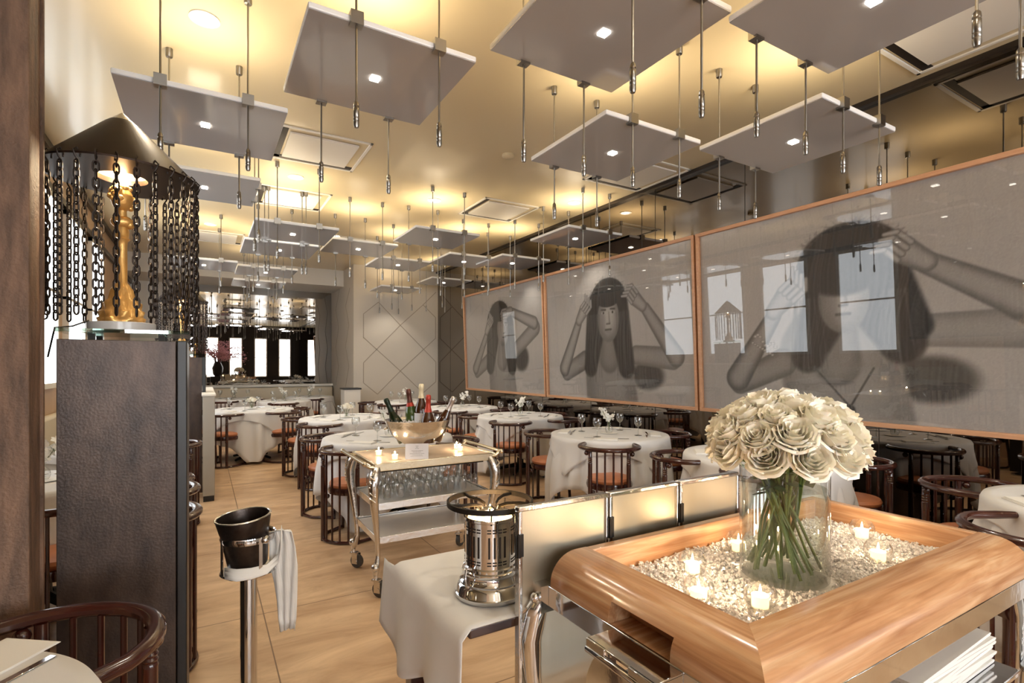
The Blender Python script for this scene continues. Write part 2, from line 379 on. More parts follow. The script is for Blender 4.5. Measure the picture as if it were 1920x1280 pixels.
# hanging panels ---------------------------------------------------
PANEL = {}
def make_panel(p, zp, label, rot=False):
    (x0, y0) = p; s = .85
    o = thing('suspended_baffle', label, 'ceiling baffle', (x0+s/2, y0+s/2, zp), PI/2 if rot else 0, 'hanging ceiling baffles')
    if 'a' not in PANEL:
        PANEL['a'] = MB().box(-s/2, s/2, -s/2, s/2, 0, .03).mesh('slab', M['panel_edge'], False)
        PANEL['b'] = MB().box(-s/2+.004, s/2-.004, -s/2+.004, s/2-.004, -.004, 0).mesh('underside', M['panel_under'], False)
        PANEL['c'] = MB().box(-.024, .024, -.024, .024, -.012, -.003).mesh('spot_lens', M['spotglass'], False)
        PANEL['d'] = MB().cyl((0, 0, 0), (0, 0, .93), .0055, n=8).mesh('rod', M['steel'])
        PANEL['e'] = MB().lathe([(.001, 0), (.01, .003), (.014, .016), (.014, .03), (.011, .032), (.014, .036), (.014, .046), (.011, .048), (.014, .052), (.014, .095), (.011, .1), (.014, .104), (.012, .12), (.006, .128)], 12).mesh('weight', M['steel'])
        PANEL['f'] = MB().lathe([(.006, -.06), (.02, -.058), (.022, -.05), (.022, 0)], 14).mesh('canopy', M['steel'])
        PANEL['g'] = MB().box(-.03, .03, -.022, .026, -.016, .046).mesh('clamp', M['steel'], False)
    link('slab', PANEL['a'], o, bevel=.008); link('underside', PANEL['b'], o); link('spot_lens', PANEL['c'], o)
    for (sx, sy) in ((-.21, -1), (.21, -1), (-.21, 1), (.21, 1)):
        r = link('rod', PANEL['d'], o); r.location = (sx, sy*s/2, 2.62-zp)
        e = link('weight', PANEL['e'], r); e.location = (0, 0, -.08)
        c = link('canopy', PANEL['f'], r); c.location = (0, 0, H-2.62)
        g_ = link('clamp', PANEL['g'], r); g_.location = (0, 0, zp-2.62)
    cx, cy = x0+s/2, y0+s/2
    area_light('panel_uplight', (cx, cy, zp+.05), .25, UPLIGHT, WARM, up=True, spread=2.4)
    spot_light('panel_spot', (cx, cy, zp-.03), PANELSPOT, (1, .9, .75), 1.9, .7, .03)
    return o
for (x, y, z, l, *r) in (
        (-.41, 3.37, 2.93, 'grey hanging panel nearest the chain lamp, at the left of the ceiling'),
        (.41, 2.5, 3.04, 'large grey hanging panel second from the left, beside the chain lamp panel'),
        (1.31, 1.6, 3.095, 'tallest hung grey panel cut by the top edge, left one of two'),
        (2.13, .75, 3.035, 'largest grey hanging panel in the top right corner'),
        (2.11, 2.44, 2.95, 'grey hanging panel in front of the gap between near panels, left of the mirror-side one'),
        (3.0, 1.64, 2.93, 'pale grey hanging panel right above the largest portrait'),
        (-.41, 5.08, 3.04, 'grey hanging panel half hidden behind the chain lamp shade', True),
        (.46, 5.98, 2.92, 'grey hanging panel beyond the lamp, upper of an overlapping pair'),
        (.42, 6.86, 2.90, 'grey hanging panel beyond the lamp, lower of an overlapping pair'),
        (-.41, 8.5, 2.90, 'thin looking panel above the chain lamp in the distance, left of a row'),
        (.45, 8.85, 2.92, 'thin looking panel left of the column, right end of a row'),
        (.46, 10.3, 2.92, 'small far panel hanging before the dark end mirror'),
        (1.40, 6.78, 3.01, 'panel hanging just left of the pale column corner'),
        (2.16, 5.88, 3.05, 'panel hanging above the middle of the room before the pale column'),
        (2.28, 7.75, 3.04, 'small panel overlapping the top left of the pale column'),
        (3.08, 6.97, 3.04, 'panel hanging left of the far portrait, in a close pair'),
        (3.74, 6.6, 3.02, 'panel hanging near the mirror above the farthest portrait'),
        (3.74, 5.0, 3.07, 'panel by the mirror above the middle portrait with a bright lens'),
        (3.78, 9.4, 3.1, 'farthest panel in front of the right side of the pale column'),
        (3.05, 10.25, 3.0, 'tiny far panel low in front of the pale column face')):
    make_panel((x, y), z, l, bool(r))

# ------------------------------------------------------------------ portraits
def portrait(y_left, y_right, draw, label):
    h0, h1 = .94, 2.81; wd = y_left-y_right; ht = h1-h0
    o = thing('framed_portrait', label, 'framed picture', (W-.03, (y_left+y_right)/2, h0), 0, 'black and white portraits')
    o.rotation_euler = (0, -math.radians(2.2), 0)
    nu, nv = 340, 222
    uu = np.linspace(y_left, y_right, nu); vv = np.linspace(h0, h1, nv)
    Y, Z = np.meshgrid(uu, vv)
    img = np.full(Y.shape, 176.0); img = draw(Y, Z, img)
    rng = np.random.RandomState(3)
    xs = np.linspace(0, 1, 900); s1 = np.convolve(rng.normal(0, 1, 900), np.ones(3)/3, 'same')
    q = ((Y+.05*np.sin(3.1*Z)+.02*np.sin(9*Z+4*Y))/(y_left-y_right)*600) % 899
    st_ = np.interp(q.ravel(), np.arange(900), s1).reshape(Y.shape)
    hm = sm((86-img)/22); img = img+hm*(st_*13+5)
    img = img+(1-hm)*2.5*np.interp((q*1.7).ravel() % 899, np.arange(900), s1).reshape(Y.shape)
    img = np.clip(img+rng.normal(0, 2.5, img.shape), 0, 255)
    verts = np.stack([np.full(Y.size, -.035), (Y-(y_left+y_right)/2).ravel(), (Z-h0).ravel()], 1)
    idx = np.arange(nu*nv).reshape(nv, nu)
    F = np.stack([idx[:-1, :-1], idx[:-1, 1:], idx[1:, 1:], idx[1:, :-1]], -1).reshape(-1, 4)
    me = bpy.data.meshes.new('print'); me.from_pydata(verts.tolist(), [], F.tolist())
    ca = me.color_attributes.new('print_tone', 'FLOAT_COLOR', 'POINT')
    g_ = (img/255).ravel(); L_ = np.where(g_ <= .04045, g_/12.92, ((g_+.055)/1.055)**2.4)
    c4 = np.stack([L_*1.03, L_*.985, L_*.955, np.ones_like(L_)], 1).astype(np.float32)
    ca.data.foreach_set('color', c4.ravel())
    me.materials.append(M['print']); link('print', me, o)
    # backing gives the picture its thickness
    MB().box(-.03, 0, -wd/2+.01, wd/2-.01, .01, ht-.01).build('backing', M['black'], o)
    MB().box(-.052, -.048, -wd/2+.02, wd/2-.02, .02, ht-.02).build('glass_pane', M['pic_glass'], o, smooth=False)
    f = MB(); a = .035
    f.box(-.075, 0, -wd/2+.005, wd/2-.005, 0, a).box(-.075, 0, -wd/2+.005, wd/2-.005, ht-a, ht).box(-.075, 0, -wd/2+.005, -wd/2+a, a, ht-a).box(-.075, 0, wd/2-a, wd/2-.005, a, ht-a)
    f.build('frame', M['wood_frame'], o, bevel=.003)
    return o
m = mat('photographic_print', (200, 200, 200), .5); nt = m.node_tree
at_ = nt.nodes.new('ShaderNodeAttribute'); at_.attribute_name = 'print_tone'
nt.links.new(at_.outputs['Color'], nt.nodes['Principled BSDF'].inputs['Base Color']); M['print'] = m
def sm(x): x = np.clip(x, 0, 1); return x*x*(3-2*x)
def cap(Y, Z, img, a, b, ra, rb, val, edge=None, soft=.02, op=1.0):
    ax, az = a; bx, bz = b; dx, dz = bx-ax, bz-az; L2 = dx*dx+dz*dz+1e-9
    t = np.clip(((Y-ax)*dx+(Z-az)*dz)/L2, 0, 1); d = np.hypot(Y-ax-t*dx, Z-az-t*dz); r = ra+(rb-ra)*t
    mk = sm((r-d)/soft+.5)*op; v = val if edge is None else val+(edge-val)*sm(d/r)**2
    return img*(1-mk)+v*mk
def ell(Y, Z, img, c, ry, rz, val, edge=None, soft=.08, op=1.0, rot=0):
    y, z = Y-c[0], Z-c[1]; y, z = y*cos(rot)+z*sin(rot), -y*sin(rot)+z*cos(rot)
    d = np.hypot(y/ry, z/rz); mk = sm((1-d)/soft+.5)*op; v = val if edge is None else val+(edge-val)*sm(d)**2
    return img*(1-mk)+v*mk
def hairlines(Y, Z, img, c, n, spread, z0, z1, val, seed=1):
    r = random.Random(seed)
    for i in range(n):
        y0 = c+r.uniform(-spread, spread); y1 = y0+r.uniform(-.06, .06)
        img = cap(Y, Z, img, (y0, z0), (y1, z1+r.uniform(-.1, .1)), .006, .004, val+r.uniform(-14, 16), soft=.012, op=.45)
    return img
HAIR, SKIN, SHD = 44, 158, 108
def flyaway(Y, Z, img, c, ry, rz, n, seed):
    r = random.Random(seed)
    for i in range(n):
        a = r.uniform(.1, PI-.1); a1 = a+r.uniform(-.25, .25); k = r.uniform(1.03, 1.16)
        img = cap(Y, Z, img, (c[0]+ry*.93*cos(a), c[1]+rz*.93*sin(a)), (c[0]+ry*k*cos(a1), c[1]+rz*k*sin(a1)), .005, .003, 90, soft=.012, op=.35)
    return img
def face(Y, Z, img, c, s, turn=0):
    y, z = c
    img = ell(Y, Z, img, (y, z), .20*s, .29*s, SKIN+8, 112, .1)
    img = ell(Y, Z, img, (y+.12*s*(1 if turn >= 0 else -1), z-.02), .07*s, .2*s, 118, None, .8, .5)
    for sg in (-1, 1):
        if turn and sg*turn > 0: continue
        ey = y+sg*.085*s-turn*.04
        img = cap(Y, Z, img, (ey-.04*s, z+.115*s), (ey+.04*s, z+.12*s), .012*s, .01*s, 62, soft=.015)
        img = ell(Y, Z, img, (ey, z+.075*s), .038*s, .018*s, 160, None, .3)
        img = ell(Y, Z, img, (ey, z+.077*s), .016*s, .017*s, 52, None, .3)
    img = cap(Y, Z, img, (y-.015*s-turn*.04, z+.08*s), (y-.025*s-turn*.06, z-.05*s), .010*s, .014*s, 116, soft=.02, op=.7)
    img = cap(Y, Z, img, (y+.03*s-turn*.05, z-.062*s), (y-.03*s-turn*.05, z-.06*s), .011*s, .011*s, 82, soft=.018, op=.8)
    img = cap(Y, Z, img, (y+.055*s-turn*.05, z-.135*s), (y-.05*s-turn*.05, z-.133*s), .012*s, .012*s, 84, soft=.018)
    img = cap(Y, Z, img, (y+.03*s-turn*.05, z-.162*s), (y-.03*s-turn*.05, z-.162*s), .012*s, .012*s, 128, soft=.02, op=.7)
    return img
def hand(Y, Z, img, w_, t_, s, val=158, n=4, spread=.035):
    # palm from wrist w_ towards t_, then four curled fingers
    d = Vector((t_[0]-w_[0], t_[1]-w_[1])); d.normalize(); q = Vector((-d.y, d.x))
    img = cap(Y, Z, img, w_, (w_[0]+d.x*.14*s, w_[1]+d.y*.14*s), .065*s, .085*s, val, 104, .02)
    for k in range(n):
        o = (k-(n-1)/2)*spread*1.25*s
        a = (w_[0]+d.x*.15*s+q.x*o, w_[1]+d.y*.15*s+q.y*o)
        b = (a[0]+d.x*.11*s+q.x*.02, a[1]+d.y*.11*s+q.y*.02)
        c = (b[0]+d.x*.06*s-q.x*.05*s, b[1]+d.y*.06*s-q.y*.05*s)
        img = cap(Y, Z, img, a, b, .023*s, .02*s, val, 96, .01); img = cap(Y, Z, img, b, c, .02*s, .014*s, val+4, 98, .01)
    return img
def draw_near(Y, Z, img):
    img = img-10*sm((3.78-Y)/3)
    img = ell(Y, Z, img, (1.72, 1.32), .27, .17, 72, None, .5)                       # soft dark shape at the right
    img = cap(Y, Z, img, (1.75, 1.68), (.9, 1.66), .12, .14, 148, 122)               # raised upper arm, right
    img = cap(Y, Z, img, (.9, 1.66), (1.22, 1.82), .14, .11, 146, 112)
    img = cap(Y, Z, img, (1.22, 1.84), (1.78, 2.2), .115, .075, 152, 100)            # forearm up to the head
    img = cap(Y, Z, img, (2.4, 1.5), (2.3, .85), .48, .5, 146, 122, .05)             # torso
    img = cap(Y, Z, img, (2.85, 1.45), (3.3, 1.25), .13, .11, 140, 96)               # upper arm left
    img = cap(Y, Z, img, (3.32, 1.3), (2.93, 1.88), .13, .075, 150, 84)              # forearm left
    img = cap(Y, Z, img, (2.36, 1.75), (2.38, 1.45), .14, .2, 128, 104, .05)         # neck
    img = cap(Y, Z, img, (2.3, 2.3), (2.62, 1.5), .28, .14, HAIR, None, .05)         # hair mass
    img = cap(Y, Z, img, (2.2, 2.25), (1.9, 1.6), .3, .16, HAIR+4, None, .05)
    img = ell(Y, Z, img, (2.28, 2.26), .42, .33, HAIR-4, None, .08); img = flyaway(Y, Z, img, (2.28, 2.26), .42, .33, 70, 1)
    img = face(Y, Z, img, (2.32, 1.98), 1.0, 0)
    img = ell(Y, Z, img, (2.32, 2.2), .33, .20, HAIR, None, .25)                     # fringe over the eyes
    img = cap(Y, Z, img, (2.0, 2.2), (1.8, 1.72), .14, .1, HAIR, None, .05)
    for k in range(26):                                                               # chest hair and skin texture
        img = ell(Y, Z, img, (2.3+.42*sin(k*2.3), 1.25+.25*cos(k*1.7)), .05, .04, 128+8*sin(k), None, .9, .35)
    img = hairlines(Y, Z, img, 2.62, 16, .12, 2.0, 1.4, 88, 2); img = hairlines(Y, Z, img, 1.93, 16, .12, 2.0, 1.5, 84, 3)
    img = hand(Y, Z, img, (2.93, 1.92), (2.66, 2.2), 1.25); img = hand(Y, Z, img, (1.74, 2.18), (1.98, 2.36), 1.15)
    for k in range(9):                                                                # bracelets
        a = k/8; img = ell(Y, Z, img, (3.12-.2*a, 1.70-.12*a+.03*sin(9*a)), .022, .014, 196, 120, .4)
        img = ell(Y, Z, img, (3.15-.2*a, 1.64-.12*a), .018, .012, 190, 110, .4)
    img = cap(Y, Z, img, (2.56, 1.4), (2.28, 1.08), .008, .008, 70, soft=.01); img = cap(Y, Z, img, (2.1, 1.4), (2.28, 1.08), .008, .008, 70, soft=.01)
    img = ell(Y, Z, img, (2.28, 1.05), .04, .05, 60, None, .4)
    return img
def draw_mid(Y, Z, img):
    img = ell(Y, Z, img, (4.55, 1.3), .26, .17, 70, None, .5)
    img = cap(Y, Z, img, (4.72, 1.55), (4.15, 1.5), .12, .13, 146, 110)
    img = cap(Y, Z, img, (4.1, 1.52), (4.55, 2.1), .12, .075, 152, 96)
    img = cap(Y, Z, img, (5.72, 1.5), (6.15, 1.32), .13, .12, 140, 100)
    img = cap(Y, Z, img, (6.2, 1.38), (5.85, 2.0), .12, .075, 152, 90)
    img = cap(Y, Z, img, (5.25, 1.4), (5.2, .85), .46, .5, 146, 122, .05)
    img = cap(Y, Z, img, (5.22, 1.8), (5.22, 1.5), .13, .18, 130, 108, .05)
    img = cap(Y, Z, img, (5.42, 2.2), (5.6, 1.4), .22, .13, HAIR, None, .05)
    img = cap(Y, Z, img, (5.05, 2.2), (4.9, 1.4), .2, .14, HAIR, None, .05)
    img = ell(Y, Z, img, (5.22, 2.28), .34, .28, HAIR-6, None, .08); img = flyaway(Y, Z, img, (5.22, 2.28), .34, .28, 60, 2)
    img = face(Y, Z, img, (5.22, 2.03), 1.05)
    img = ell(Y, Z, img, (5.22, 2.32), .25, .14, HAIR-4, None, .1)
    img = hairlines(Y, Z, img, 5.52, 20, .12, 2.1, 1.3, 88, 5); img = hairlines(Y, Z, img, 4.95, 20, .12, 2.1, 1.3, 86, 6)
    img = hand(Y, Z, img, (5.83, 2.05), (5.58, 2.34), 1.15); img = hand(Y, Z, img, (4.6, 2.14), (4.86, 2.36), 1.15)
    return img
def draw_far(Y, Z, img):
    img = ell(Y, Z, img, (7.4, 1.55), .22, .22, 74, None, .5)
    img = cap(Y, Z, img, (7.55, 1.7), (6.95, 2.02), .13, .13, 146, 110)
    img = cap(Y, Z, img, (6.98, 2.1), (7.75, 2.36), .11, .075, 152, 100)
    img = cap(Y, Z, img, (8.5, 1.55), (9.05, 1.3), .13, .12, 140, 100)
    img = cap(Y, Z, img, (9.1, 1.36), (8.6, 2.0), .12, .075, 150, 90)
    img = cap(Y, Z, img, (8.1, 1.4), (8.05, .85), .45, .48, 146, 122, .05)
    img = cap(Y, Z, img, (8.0, 1.85), (8.05, 1.5), .13, .18, 130, 108, .05)
    img = cap(Y, Z, img, (8.3, 2.2), (8.5, 1.4), .26, .14, HAIR, None, .05)
    img = cap(Y, Z, img, (7.8, 2.15), (7.72, 1.4), .17, .14, HAIR, None, .05)
    img = ell(Y, Z, img, (8.12, 2.3), .36, .27, HAIR-6, None, .08); img = flyaway(Y, Z, img, (8.12, 2.3), .36, .27, 60, 3)
    img = face(Y, Z, img, (8.0, 2.05), .98, 1)
    img = ell(Y, Z, img, (8.1, 2.33), .24, .13, HAIR-4, None, .1)
    img = hairlines(Y, Z, img, 8.42, 20, .14, 2.1, 1.3, 88, 7); img = hairlines(Y, Z, img, 7.75, 16, .1, 2.1, 1.3, 86, 8)
    img = hand(Y, Z, img, (8.6, 2.05), (8.4, 2.3), 1.1); img = hand(Y, Z, img, (7.7, 2.36), (8.0, 2.3), 1.1)
    return img
portrait(3.77, .92, draw_near, 'largest black and white portrait, nearest, person with bracelets gripping dark hair')
portrait(6.64, 3.79, draw_mid, 'middle black and white portrait of a long-haired person staring straight ahead')
portrait(9.51, 6.66, draw_far, 'farthest black and white portrait, person turned aside with hand on brow')

# ------------------------------------------------------------------ chair
def make_chair():
    o = thing('spindle_back_chair', 'x', 'chair')
    R = .24; pa = math.radians(41); L = M['lacquer']
    P = lambda a, z, r=R: (r*sin(a), -r*cos(a), z)
    pts = [(.185, .20, .722), (.215, .12, .722)]+[P(a, .722, .25) for a in [PI*.52-PI*1.04*i/22 for i in range(23)]]+[(-.215, .12, .722), (-.185, .20, .722)]
    MB().tube(pts, [.019]+[.0225]*(len(pts)-2)+[.019], 10, flat=(.85, 1)).build('arm_rail', L, o)
    MB().lathe([(0.001, .415), (.165, .415), (.183, .43), (.188, .45), (.178, .468), (.12, .48), (0.001, .484)], 28).build('seat', M['leather'], o)
    MB().lathe([(.17, .375), (.192, .375), (.198, .4), (.192, .425), (.17, .425)], 28, cap=False).build('seat_frame', L, o)
    for s in (-1, 1):
        b = MB(); p = P(s*pa, 0)
        prof = [(.018, 0), (.018, .60), (.019, .605), (.015, .612), (.019, .62), (.015, .627), (.019, .635), (.015, .642), (.019, .65), (.016, .656), (.016, .71)]
        b.lathe(prof, 12, (p[0], p[1], 0)); q = P(s*(pa+.16), .685, .245); b.ball(q, .021, 10); b.ball(P(s*pa, .355, .205), .02, 10)
        b.build('back_post', L, o)
    for k in range(4):
        a = -pa+2*pa*(k+1.0)/5
        MB().tube([P(a, .01), P(a, .71)], .0085, 8).build('spindle', L, o)
    for s in (-1, 1):
        b = MB(); b.tube([(s*.175, .12, .40), (s*.19, .15, .2), (s*.2, .16, 0)], [.019, .016, .015], 10); b.ball((s*.15, .105, .355), .02, 10)
        b.build('front_leg', L, o)
    base = [(.2, .16, .014), (.225, -.04, .014)]+[P(pa-2*pa*i/8, .014) for i in range(9)]+[(-.225, -.04, .014), (-.2, .16, .014)]
    MB().tube(base, .015, 8, flat=(.9, 1)).build('base_rail', L, o)
    return o
CH = make_chair(); used = [False]
def chair(x, y, tx, ty, label):
    rz = math.atan2(ty-y, tx-x)-PI/2
    if not used[0]:
        used[0] = True; CH.location = (x, y, 0); CH.rotation_euler = (0, 0, rz); CH['label'] = label; CH['group'] = 'dark spindle chairs'; return CH
    return dup(CH, (x, y, 0), rz, label, 'dark spindle chairs')

# ------------------------------------------------------------------ table setting prototypes
def cloth_mesh(hs, r, zt, rot, seed, name='tablecloth', zmin=.03, fold=1.0):
    rnd = random.Random(seed); n = 144
    ph = [rnd.uniform(0, 6.28) for _ in range(4)]; k1 = rnd.choice((13, 15, 17)); k2 = rnd.choice((7, 9))
    prof = [0, .25, .5, .75, .92]; drops = [i/9 for i in range(0, 10)]
    def fn(i, j):
        a = 2*PI*i/n
        b = (a-rot) % (PI/2); b = min(b, PI/2-b)      # 0 at side middle, pi/4 at corner
        Lq = min(hs/cos(b), hs*1.33); hang = Lq-r; cor = (b/(PI/4))**3
        if j < 5: return (r*prof[j]*cos(a), r*prof[j]*sin(a), zt)
        d = drops[j-5]; s = hang*d
        s = min(s, zt-zmin-.004*rnd.random())
        wv = (.5*sin(k1*a+ph[0])+.35*sin(k2*a+ph[1])+.25*sin(23*a+ph[2]))
        amp = .045*fold*sm1(s/.3)
        flare = .012+.05*sm1(s/.45)*(1-.3*cor)
        rr = r+flare*min(1, s/.02+.15)+amp*wv
        return (rr*cos(a), rr*sin(a), zt-s*(.985-.0*cor)-(.002 if s > 0 else 0))
    def sm1(x): x = max(0, min(1, x)); return x*x*(3-2*x)
    mb = MB().grid(fn, n, 15, wrap=True)
    mb.f = [f for f in mb.f]
    return mb.mesh(name, M['cloth'], ang=3)
def make_glass(name='wine_glass'):
    prof = [(.001, .003), (.034, .002), (.036, .004), (.02, .007), (.005, .011), (.0038, .03), (.0038, .075), (.007, .085), (.022, .095), (.034, .113), (.039, .135), (.038, .158), (.034, .178)]
    mb = MB().lathe(prof, 20, cap=False); return mb.build(name, M['glass_wine'])
GL = make_glass(); tag(GL, 'x', 'wine glass'); COL.objects.unlink(GL)
def make_orchid():
    o = thing('bud_vase', 'x', 'flower vase'); rnd = random.Random(4)
    MB().lathe([(.025, .002), (.033, .01), (.038, .03), (.034, .055), (.016, .075), (.014, .09), (.018, .098)], 18, cap=False).build('glass_vase', M['glass'], o)
    st = MB(); fl = MB()
    for k in range(6):
        a = rnd.uniform(0, 6.28); tip = Vector((.065*cos(a), .065*sin(a), .17+.06*rnd.random())); mid = Vector((.008*cos(a), .008*sin(a), .1))
        st.tube([(0, 0, .02), mid, tip], .0018, 5)
        for j in range(3):
            c = mid.lerp(tip, .35+.32*j)+Vector((rnd.uniform(-.018, .018), rnd.uniform(-.018, .018), rnd.uniform(0, .02)))
            n_ = Vector((rnd.uniform(-1, 1), rnd.uniform(-1, 1), rnd.uniform(-.2, 1))).normalized(); u = n_.orthogonal().normalized(); v = n_.cross(u)
            for q in range(5):
                b = 2*PI*q/5; d = u*cos(b)+v*sin(b); e = n_.cross(d)
                fl.add([c, c+d*.019+e*.012+n_*.004, c+d*.031+n_*.001, c+d*.019-e*.012+n_*.004], [(0, 1, 2, 3)])
    st.build('stem', M['stem'], o); fl.build('blossom', M['orchid'], o)
    return o
OR = make_orchid()
def petal_rose(mb, R, nlay=5, seed=0, nu=7, nv=6):
    rnd = random.Random(seed); tilt = 0
    lays = [(3, .17, 1.02, .10), (4, .34, 1.04, .14), (5, .5, 1.02, .16), (5, .66, .97, .2), (6, .82, .86, .26), (6, .98, .66, .34)]
    ga = rnd.uniform(0, 6)
    for (n, rr, hh, curl) in lays:
        for k in range(n):
            th = ga+2*PI*k/n+rnd.uniform(-.15, .15); hw = PI/n*1.35; jr = rnd.uniform(.93, 1.07); jh = rnd.uniform(.92, 1.06); wv = rnd.uniform(0, 6)
            def fn(i, j):
                u = -1+2*i/(nu-1); v = j/(nv-1)
                a = th+u*hw*(.55+.45*v)*(1-.12*v**4); edge = 1-.12*u*u*v
                r = R*rr*jr*(.3+.7*math.sin(min(v*1.5, 1.25)*PI/2))+R*curl*.8*v**5*(1-.2*abs(u))
                r += R*.04*sin(5*u+wv)*v
                z = R*hh*jh*v*edge*1.45-R*curl*.9*v**7+R*.035*sin(7*u+wv)*v
                return (r*cos(a), r*sin(a), z-.15*R)
            mb.grid(fn, nu, nv)
        ga += 1.1
    return mb
ROSE = [petal_rose(MB(), .04, seed=s).mesh('rose_head', M['rose'], ang=3) for s in (1, 2, 3)]
def make_rosevase():
    o = thing('rose_vase', 'x', 'flower vase')
    MB().lathe([(.03, .002), (.032, .01), (.036, .09)], 18, cap=False).build('glass_vase', M['glass'], o)
    st = MB(); rnd = random.Random(9)
    for k in range(7):
        a = 2*PI*k/6; r = 0 if k == 6 else .045
        st.tube([(r*.3*cos(a+2), r*.3*sin(a+2), .01), (r*cos(a), r*sin(a), .11)], .002, 5)
        h = link('rose_head', ROSE[k % 3], o); h.location = (r*1.05*cos(a), r*1.05*sin(a), .115 if k < 6 else .14)
        h.rotation_euler = (rnd.uniform(-.2, .2)-.3*sin(a), .5*cos(a), a); h.scale = (.85, .85, .85)
    st.build('stem', M['stem'], o)
    return o
RV = make_rosevase()
def make_napkin():
    mb = MB()
    for k in range(3): mb.box(-.11+.002*k, .11-.003*k, -.05, .05-.004*k, .004*k, .004*k+.0035)
    return mb.build('folded_napkin', M['napkin'], bevel=.0015)
NP = make_napkin(); COL.objects.unlink(NP)
def make_knife():
    mb = MB().box(-.006, .006, -.1, -.01, 0, .004).box(-.009, .009, -.01, .1, .001, .003); return mb.build('table_knife', M['chrome'], bevel=.001)
KN = make_knife(); COL.objects.unlink(KN)
def make_fork():
    mb = MB().box(-.005, .005, -.1, .035, 0, .0035).box(-.011, .011, .035, .05, 0, .003)
    for x in (-.0095, -.0035, .0025, .0085): mb.box(x-.0015, x+.0015, .05, .095, 0, .003)
    return mb.build('table_fork', M['chrome'])
FK = make_fork(); COL.objects.unlink(FK)
PLT = MB().lathe([(.001, .002), (.06, .002), (.085, .006), (.085, .008), (.06, .005), (.001, .005)], 28, cap=False).build('round_doily', M['napkin']); COL.objects.unlink(PLT)
def put(proto, loc, rz, label, cat, group=None):
    c = proto.copy(); COL.objects.link(c); c.location = loc; c.rotation_euler = (0, 0, rz); tag(c, label, cat, group); return c
def make_table(r):
    o = thing('dining_table', 'x', 'table')
    MB().lathe([(.001, .715), (r-.01, .715), (r, .725), (r, .738), (.001, .738)], 40).build('tabletop', M['black'], o)
    MB().lathe([(.09, .06), (.045, .1), (.04, .69), (.1, .715)], 16).build('pedestal', M['black'], o)
    for k in range(4):
        a = PI/4+k*PI/2
        MB().tube([(.04*cos(a), .04*sin(a), .09), (.2*cos(a), .2*sin(a), .05), (.33*cos(a), .33*sin(a), .02)], [.03, .022, .018], 8).build('foot', M['black'], o)
    return o
TB = {}
def table(x, y, r, where, seed, chairs, glasses=4, flowers='orchid', settings=4, rot=.3, low=True):
    """where: phrase that singles this table out; chairs: list of (angle deg, distance, phrase)"""
    if r not in TB:
        TB[r] = make_table(r); T = TB[r]; T.location = (x, y, 0)
    else: T = dup(TB[r], (x, y, 0), 0)
    T['label'] = 'round pedestal table under white linen, '+where; T['group'] = 'round dining tables'
    c = link('tablecloth', cloth_mesh(r*1.82, r+.004, .744, rot, seed), None, 0, .0025); c.location = (x, y, 0)
    tag(c, 'long white tablecloth on the table '+where, 'tablecloth', 'white tablecloths')
    link('top_layer', cloth_mesh(r*1.24, r+.02, .7475, rot+.55, seed+50, 'top_layer', fold=.6), c, 0, .0025)
    zt = .7492
    for (a, dist, ph) in chairs:
        ar = math.radians(a)
        chair(x+dist*cos(ar), y+dist*sin(ar), x, y, 'dark spindle chair, '+ph+' the table '+where)
    if flowers:
        put(PLT, (x, y, zt), 0, 'round white doily on the table '+where, 'doily', 'round doilies')
        pr = OR if flowers == 'orchid' else RV; u = pr.get('used', 0)
        lab = ('small bud vase of white orchids' if flowers == 'orchid' else 'small glass vase of white roses')+' on the table '+where
        if u: dup(pr, (x, y, zt+.007), seed*1.3, lab, 'table flowers')
        else: pr['used'] = 1; pr.location = (x, y, zt+.007); pr['label'] = lab; pr['group'] = 'table flowers'
    nm = ['right', 'far', 'left', 'near']
    for k in range(glasses):
        a = math.radians(20+k*90+seed*7); 
        put(GL, (x+(r-.25)*cos(a), y+(r-.25)*sin(a), zt), 0, 'wine glass, '+nm[k]+' place of the table '+where, 'wine glass', 'wine glasses on the tables')
    for k in range(settings):
        a = math.radians(45+k*90); d = r-.1; rz = a-PI/2
        side = ['far right', 'far left', 'near left', 'near right'][k]
        put(NP, (x+d*cos(a), y+d*sin(a), zt), rz, 'folded napkin, '+side+' side of the table '+where, 'napkin', 'folded napkins')
        put(KN, (x+(d-.07)*cos(a+.28), y+(d-.07)*sin(a+.28), zt+.0005), rz+PI/2+.1, 'silver knife, '+side+' side of the table '+where, 'knife', 'table knives')
        put(FK, (x+(d-.07)*cos(a-.28), y+(d-.07)*sin(a-.28), zt+.0005), rz+PI/2, 'silver fork, '+side+' side of the table '+where, 'fork', 'table forks')

SW, SE, NW, NE = 228, 318, 140, 42
FW = [(SW, .61, 'nearest one at'), (SE, .61, 'right front one at'), (NW, .61, 'left rear one at'), (NE, .61, 'far right one at')]
def cs(**k): return [(k.get('sw', SW), .61, 'nearest one at'), (k.get('se', SE), .61, 'right front one at'), (k.get('nw', NW), .61, 'left rear one at'), (k.get('ne', NE), .61, 'far right one at')]
table(3.45, 3.95, .545, 'before the middle portrait', 1, [(229, .65, 'back to camera at'), (128, .61, 'left one at'), (345, .61, 'right one by the mirror at')], rot=.35)
table(3.68, 6.0, .545, 'second along the mirror', 2, [(228, .65, 'back to camera at'), (135, .61, 'left one at'), (300, .61, 'right front one at'), (15, .61, 'mirror side one at')], rot=.8)
table(3.62, 7.7, .545, 'below the farthest portrait', 3, cs(), rot=.2)
table(3.3, 9.5, .545, 'before the pale column', 4, cs(nw=160), rot=.5)
table(1.52, 4.87, .57, 'behind the drinks trolley', 5, [(224, .61, 'nearest one at'), (140, .61, 'left rear one at'), (320, .61, 'right one with visible round rail at')], rot=.1)
table(1.6, 6.9, .545, 'left of the ice bowl', 6, cs(), flowers='rose', rot=.6)
